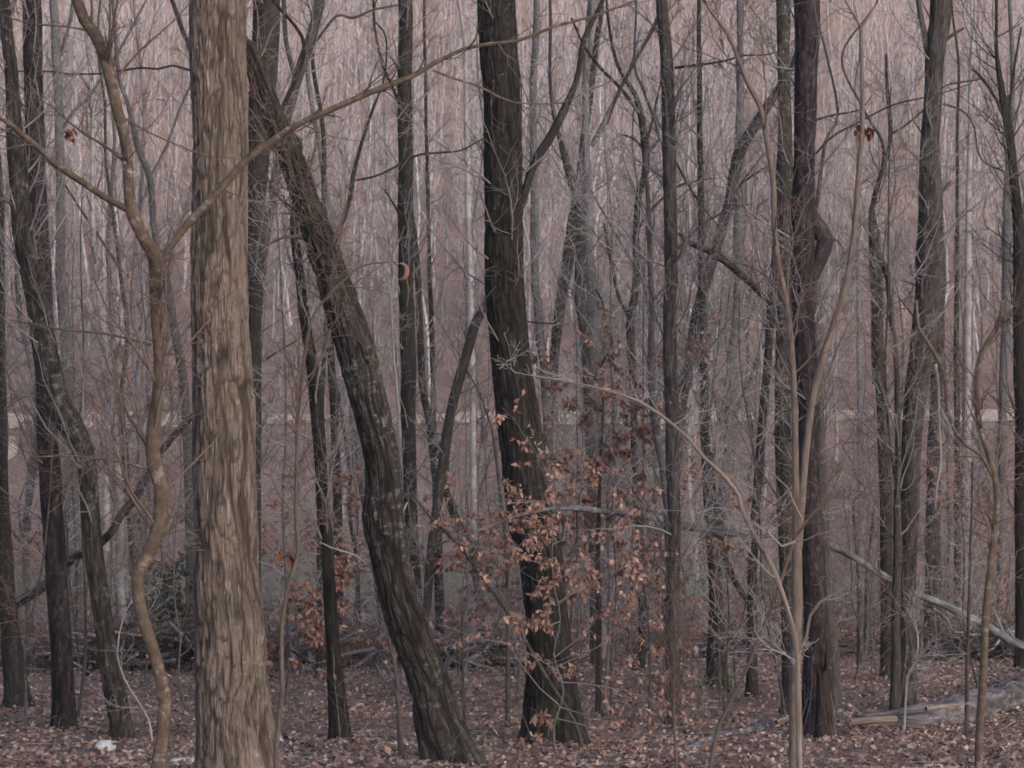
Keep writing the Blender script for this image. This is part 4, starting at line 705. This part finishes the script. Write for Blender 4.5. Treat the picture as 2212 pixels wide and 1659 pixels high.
place_individual(farv, [(x, y, g.uniform(.75, 1.15), g.uniform(0, 6.28), int(g.integers(0, 8))) for x, y in sp], 'bare_tree', lambda *a: 'slender pale bare tree on the far hillside above the dirt road', 'tree', 'bare trees on the far hillside')
sp2 = scatter(g, 1150, 180, 400, 1300, 2.0, 0.9)
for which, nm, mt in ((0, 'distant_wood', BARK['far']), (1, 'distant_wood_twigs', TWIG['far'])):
    g2 = np.random.default_rng(55); mb = MB()
    for x, y in sp2:
        v, q, b = lod[int(g2.integers(0, 8))][which]; a = g2.uniform(0, 6.28); s = g2.uniform(.8, 1.25); ca, sa = math.cos(a), math.sin(a)
        vv = np.stack([v[:, 0] * ca - v[:, 1] * sa, v[:, 0] * sa + v[:, 1] * ca, v[:, 2]], -1) * s + np.array([x, y, float(ground(x, y))])
        mb.add(vv, q, b)
    if which == 0: wood = mb.build(nm, mt); tag(wood, 'distant bare wood covering the top of the far hillside', 'wood', kind='stuff')
    else: mb.build('crown', mt, wood)

# understory: fine bare saplings through the near and middle wood
g = np.random.default_rng(88); uv = []
for i in range(6):
    H = 2.6 + 0.9 * i; n = 10; z = np.linspace(0, H, n); x = np.cumsum(g.normal(size=n) * 0.05); y = np.cumsum(g.normal(size=n) * 0.05)
    c4 = resample(np.stack([x - x[0], y - y[0], z - 0.05, 0.009 * (1 + 0.25 * i) * (1 - 0.8 * z / H) + 0.002], -1), 0.15)
    tm = MB(); rough_tube(tm, c4, 6, 0.05, 0, i); cm = crown_mb(g, c4, 0.15, 22 + 4 * i, 1.0 + 0.12 * i, twigs=8, sub=3, up=0.03, ang=(0.8, 1.4), rlimb=0.006, thick=1.1)
    uv.append((tm.mesh('trunk', BARK['grey' if i % 2 else 'mid']), cm.mesh('crown', TWIG[['grey', 'brown', 'pale'][i % 3]])))
spu = sorted(scatter(g, 84, 25, 56, 1120, 0.8, 0.8), key=lambda p: p[1])
place_individual(uv, [(x, y, g.uniform(.8, 1.2), g.uniform(0, 6.28), int(g.integers(0, 6))) for x, y in spu], 'bare_sapling', lambda *a: 'wispy bare sapling with fine horizontal twigs among the big trunks', 'sapling', 'bare saplings under the big trees')

# ------------------------------------------------------------------ haze
mh = bpy.data.materials.new('haze_air'); mh.use_nodes = True; t = mh.node_tree
for n in list(t.nodes):
    if n.type != 'OUTPUT_MATERIAL': t.nodes.remove(n)
pv = t.nodes.new('ShaderNodeVolumePrincipled'); pv.inputs['Density'].default_value = 0.0004; pv.inputs['Color'].default_value = (0.90, 0.86, 0.86, 1); pv.inputs['Anisotropy'].default_value = 0.2
t.links.new(pv.outputs[0], [n for n in t.nodes if n.type == 'OUTPUT_MATERIAL'][0].inputs['Volume'])
x0, x1, y0, y1, z0, z1 = -702, 702, -500, 602, -8, 160
v = np.array([(x, y, z) for z in (z0, z1) for y in (y0, y1) for x in (x0, x1)], float)
q = np.array([(0, 2, 3, 1), (4, 5, 7, 6), (0, 1, 5, 4), (2, 6, 7, 3), (0, 4, 6, 2), (1, 3, 7, 5)])
mb = MB(); mb.add(v, q); o = mb.build('haze', mh, smooth=False); tag(o, 'thin pale air haze over the valley', 'haze', kind='stuff')
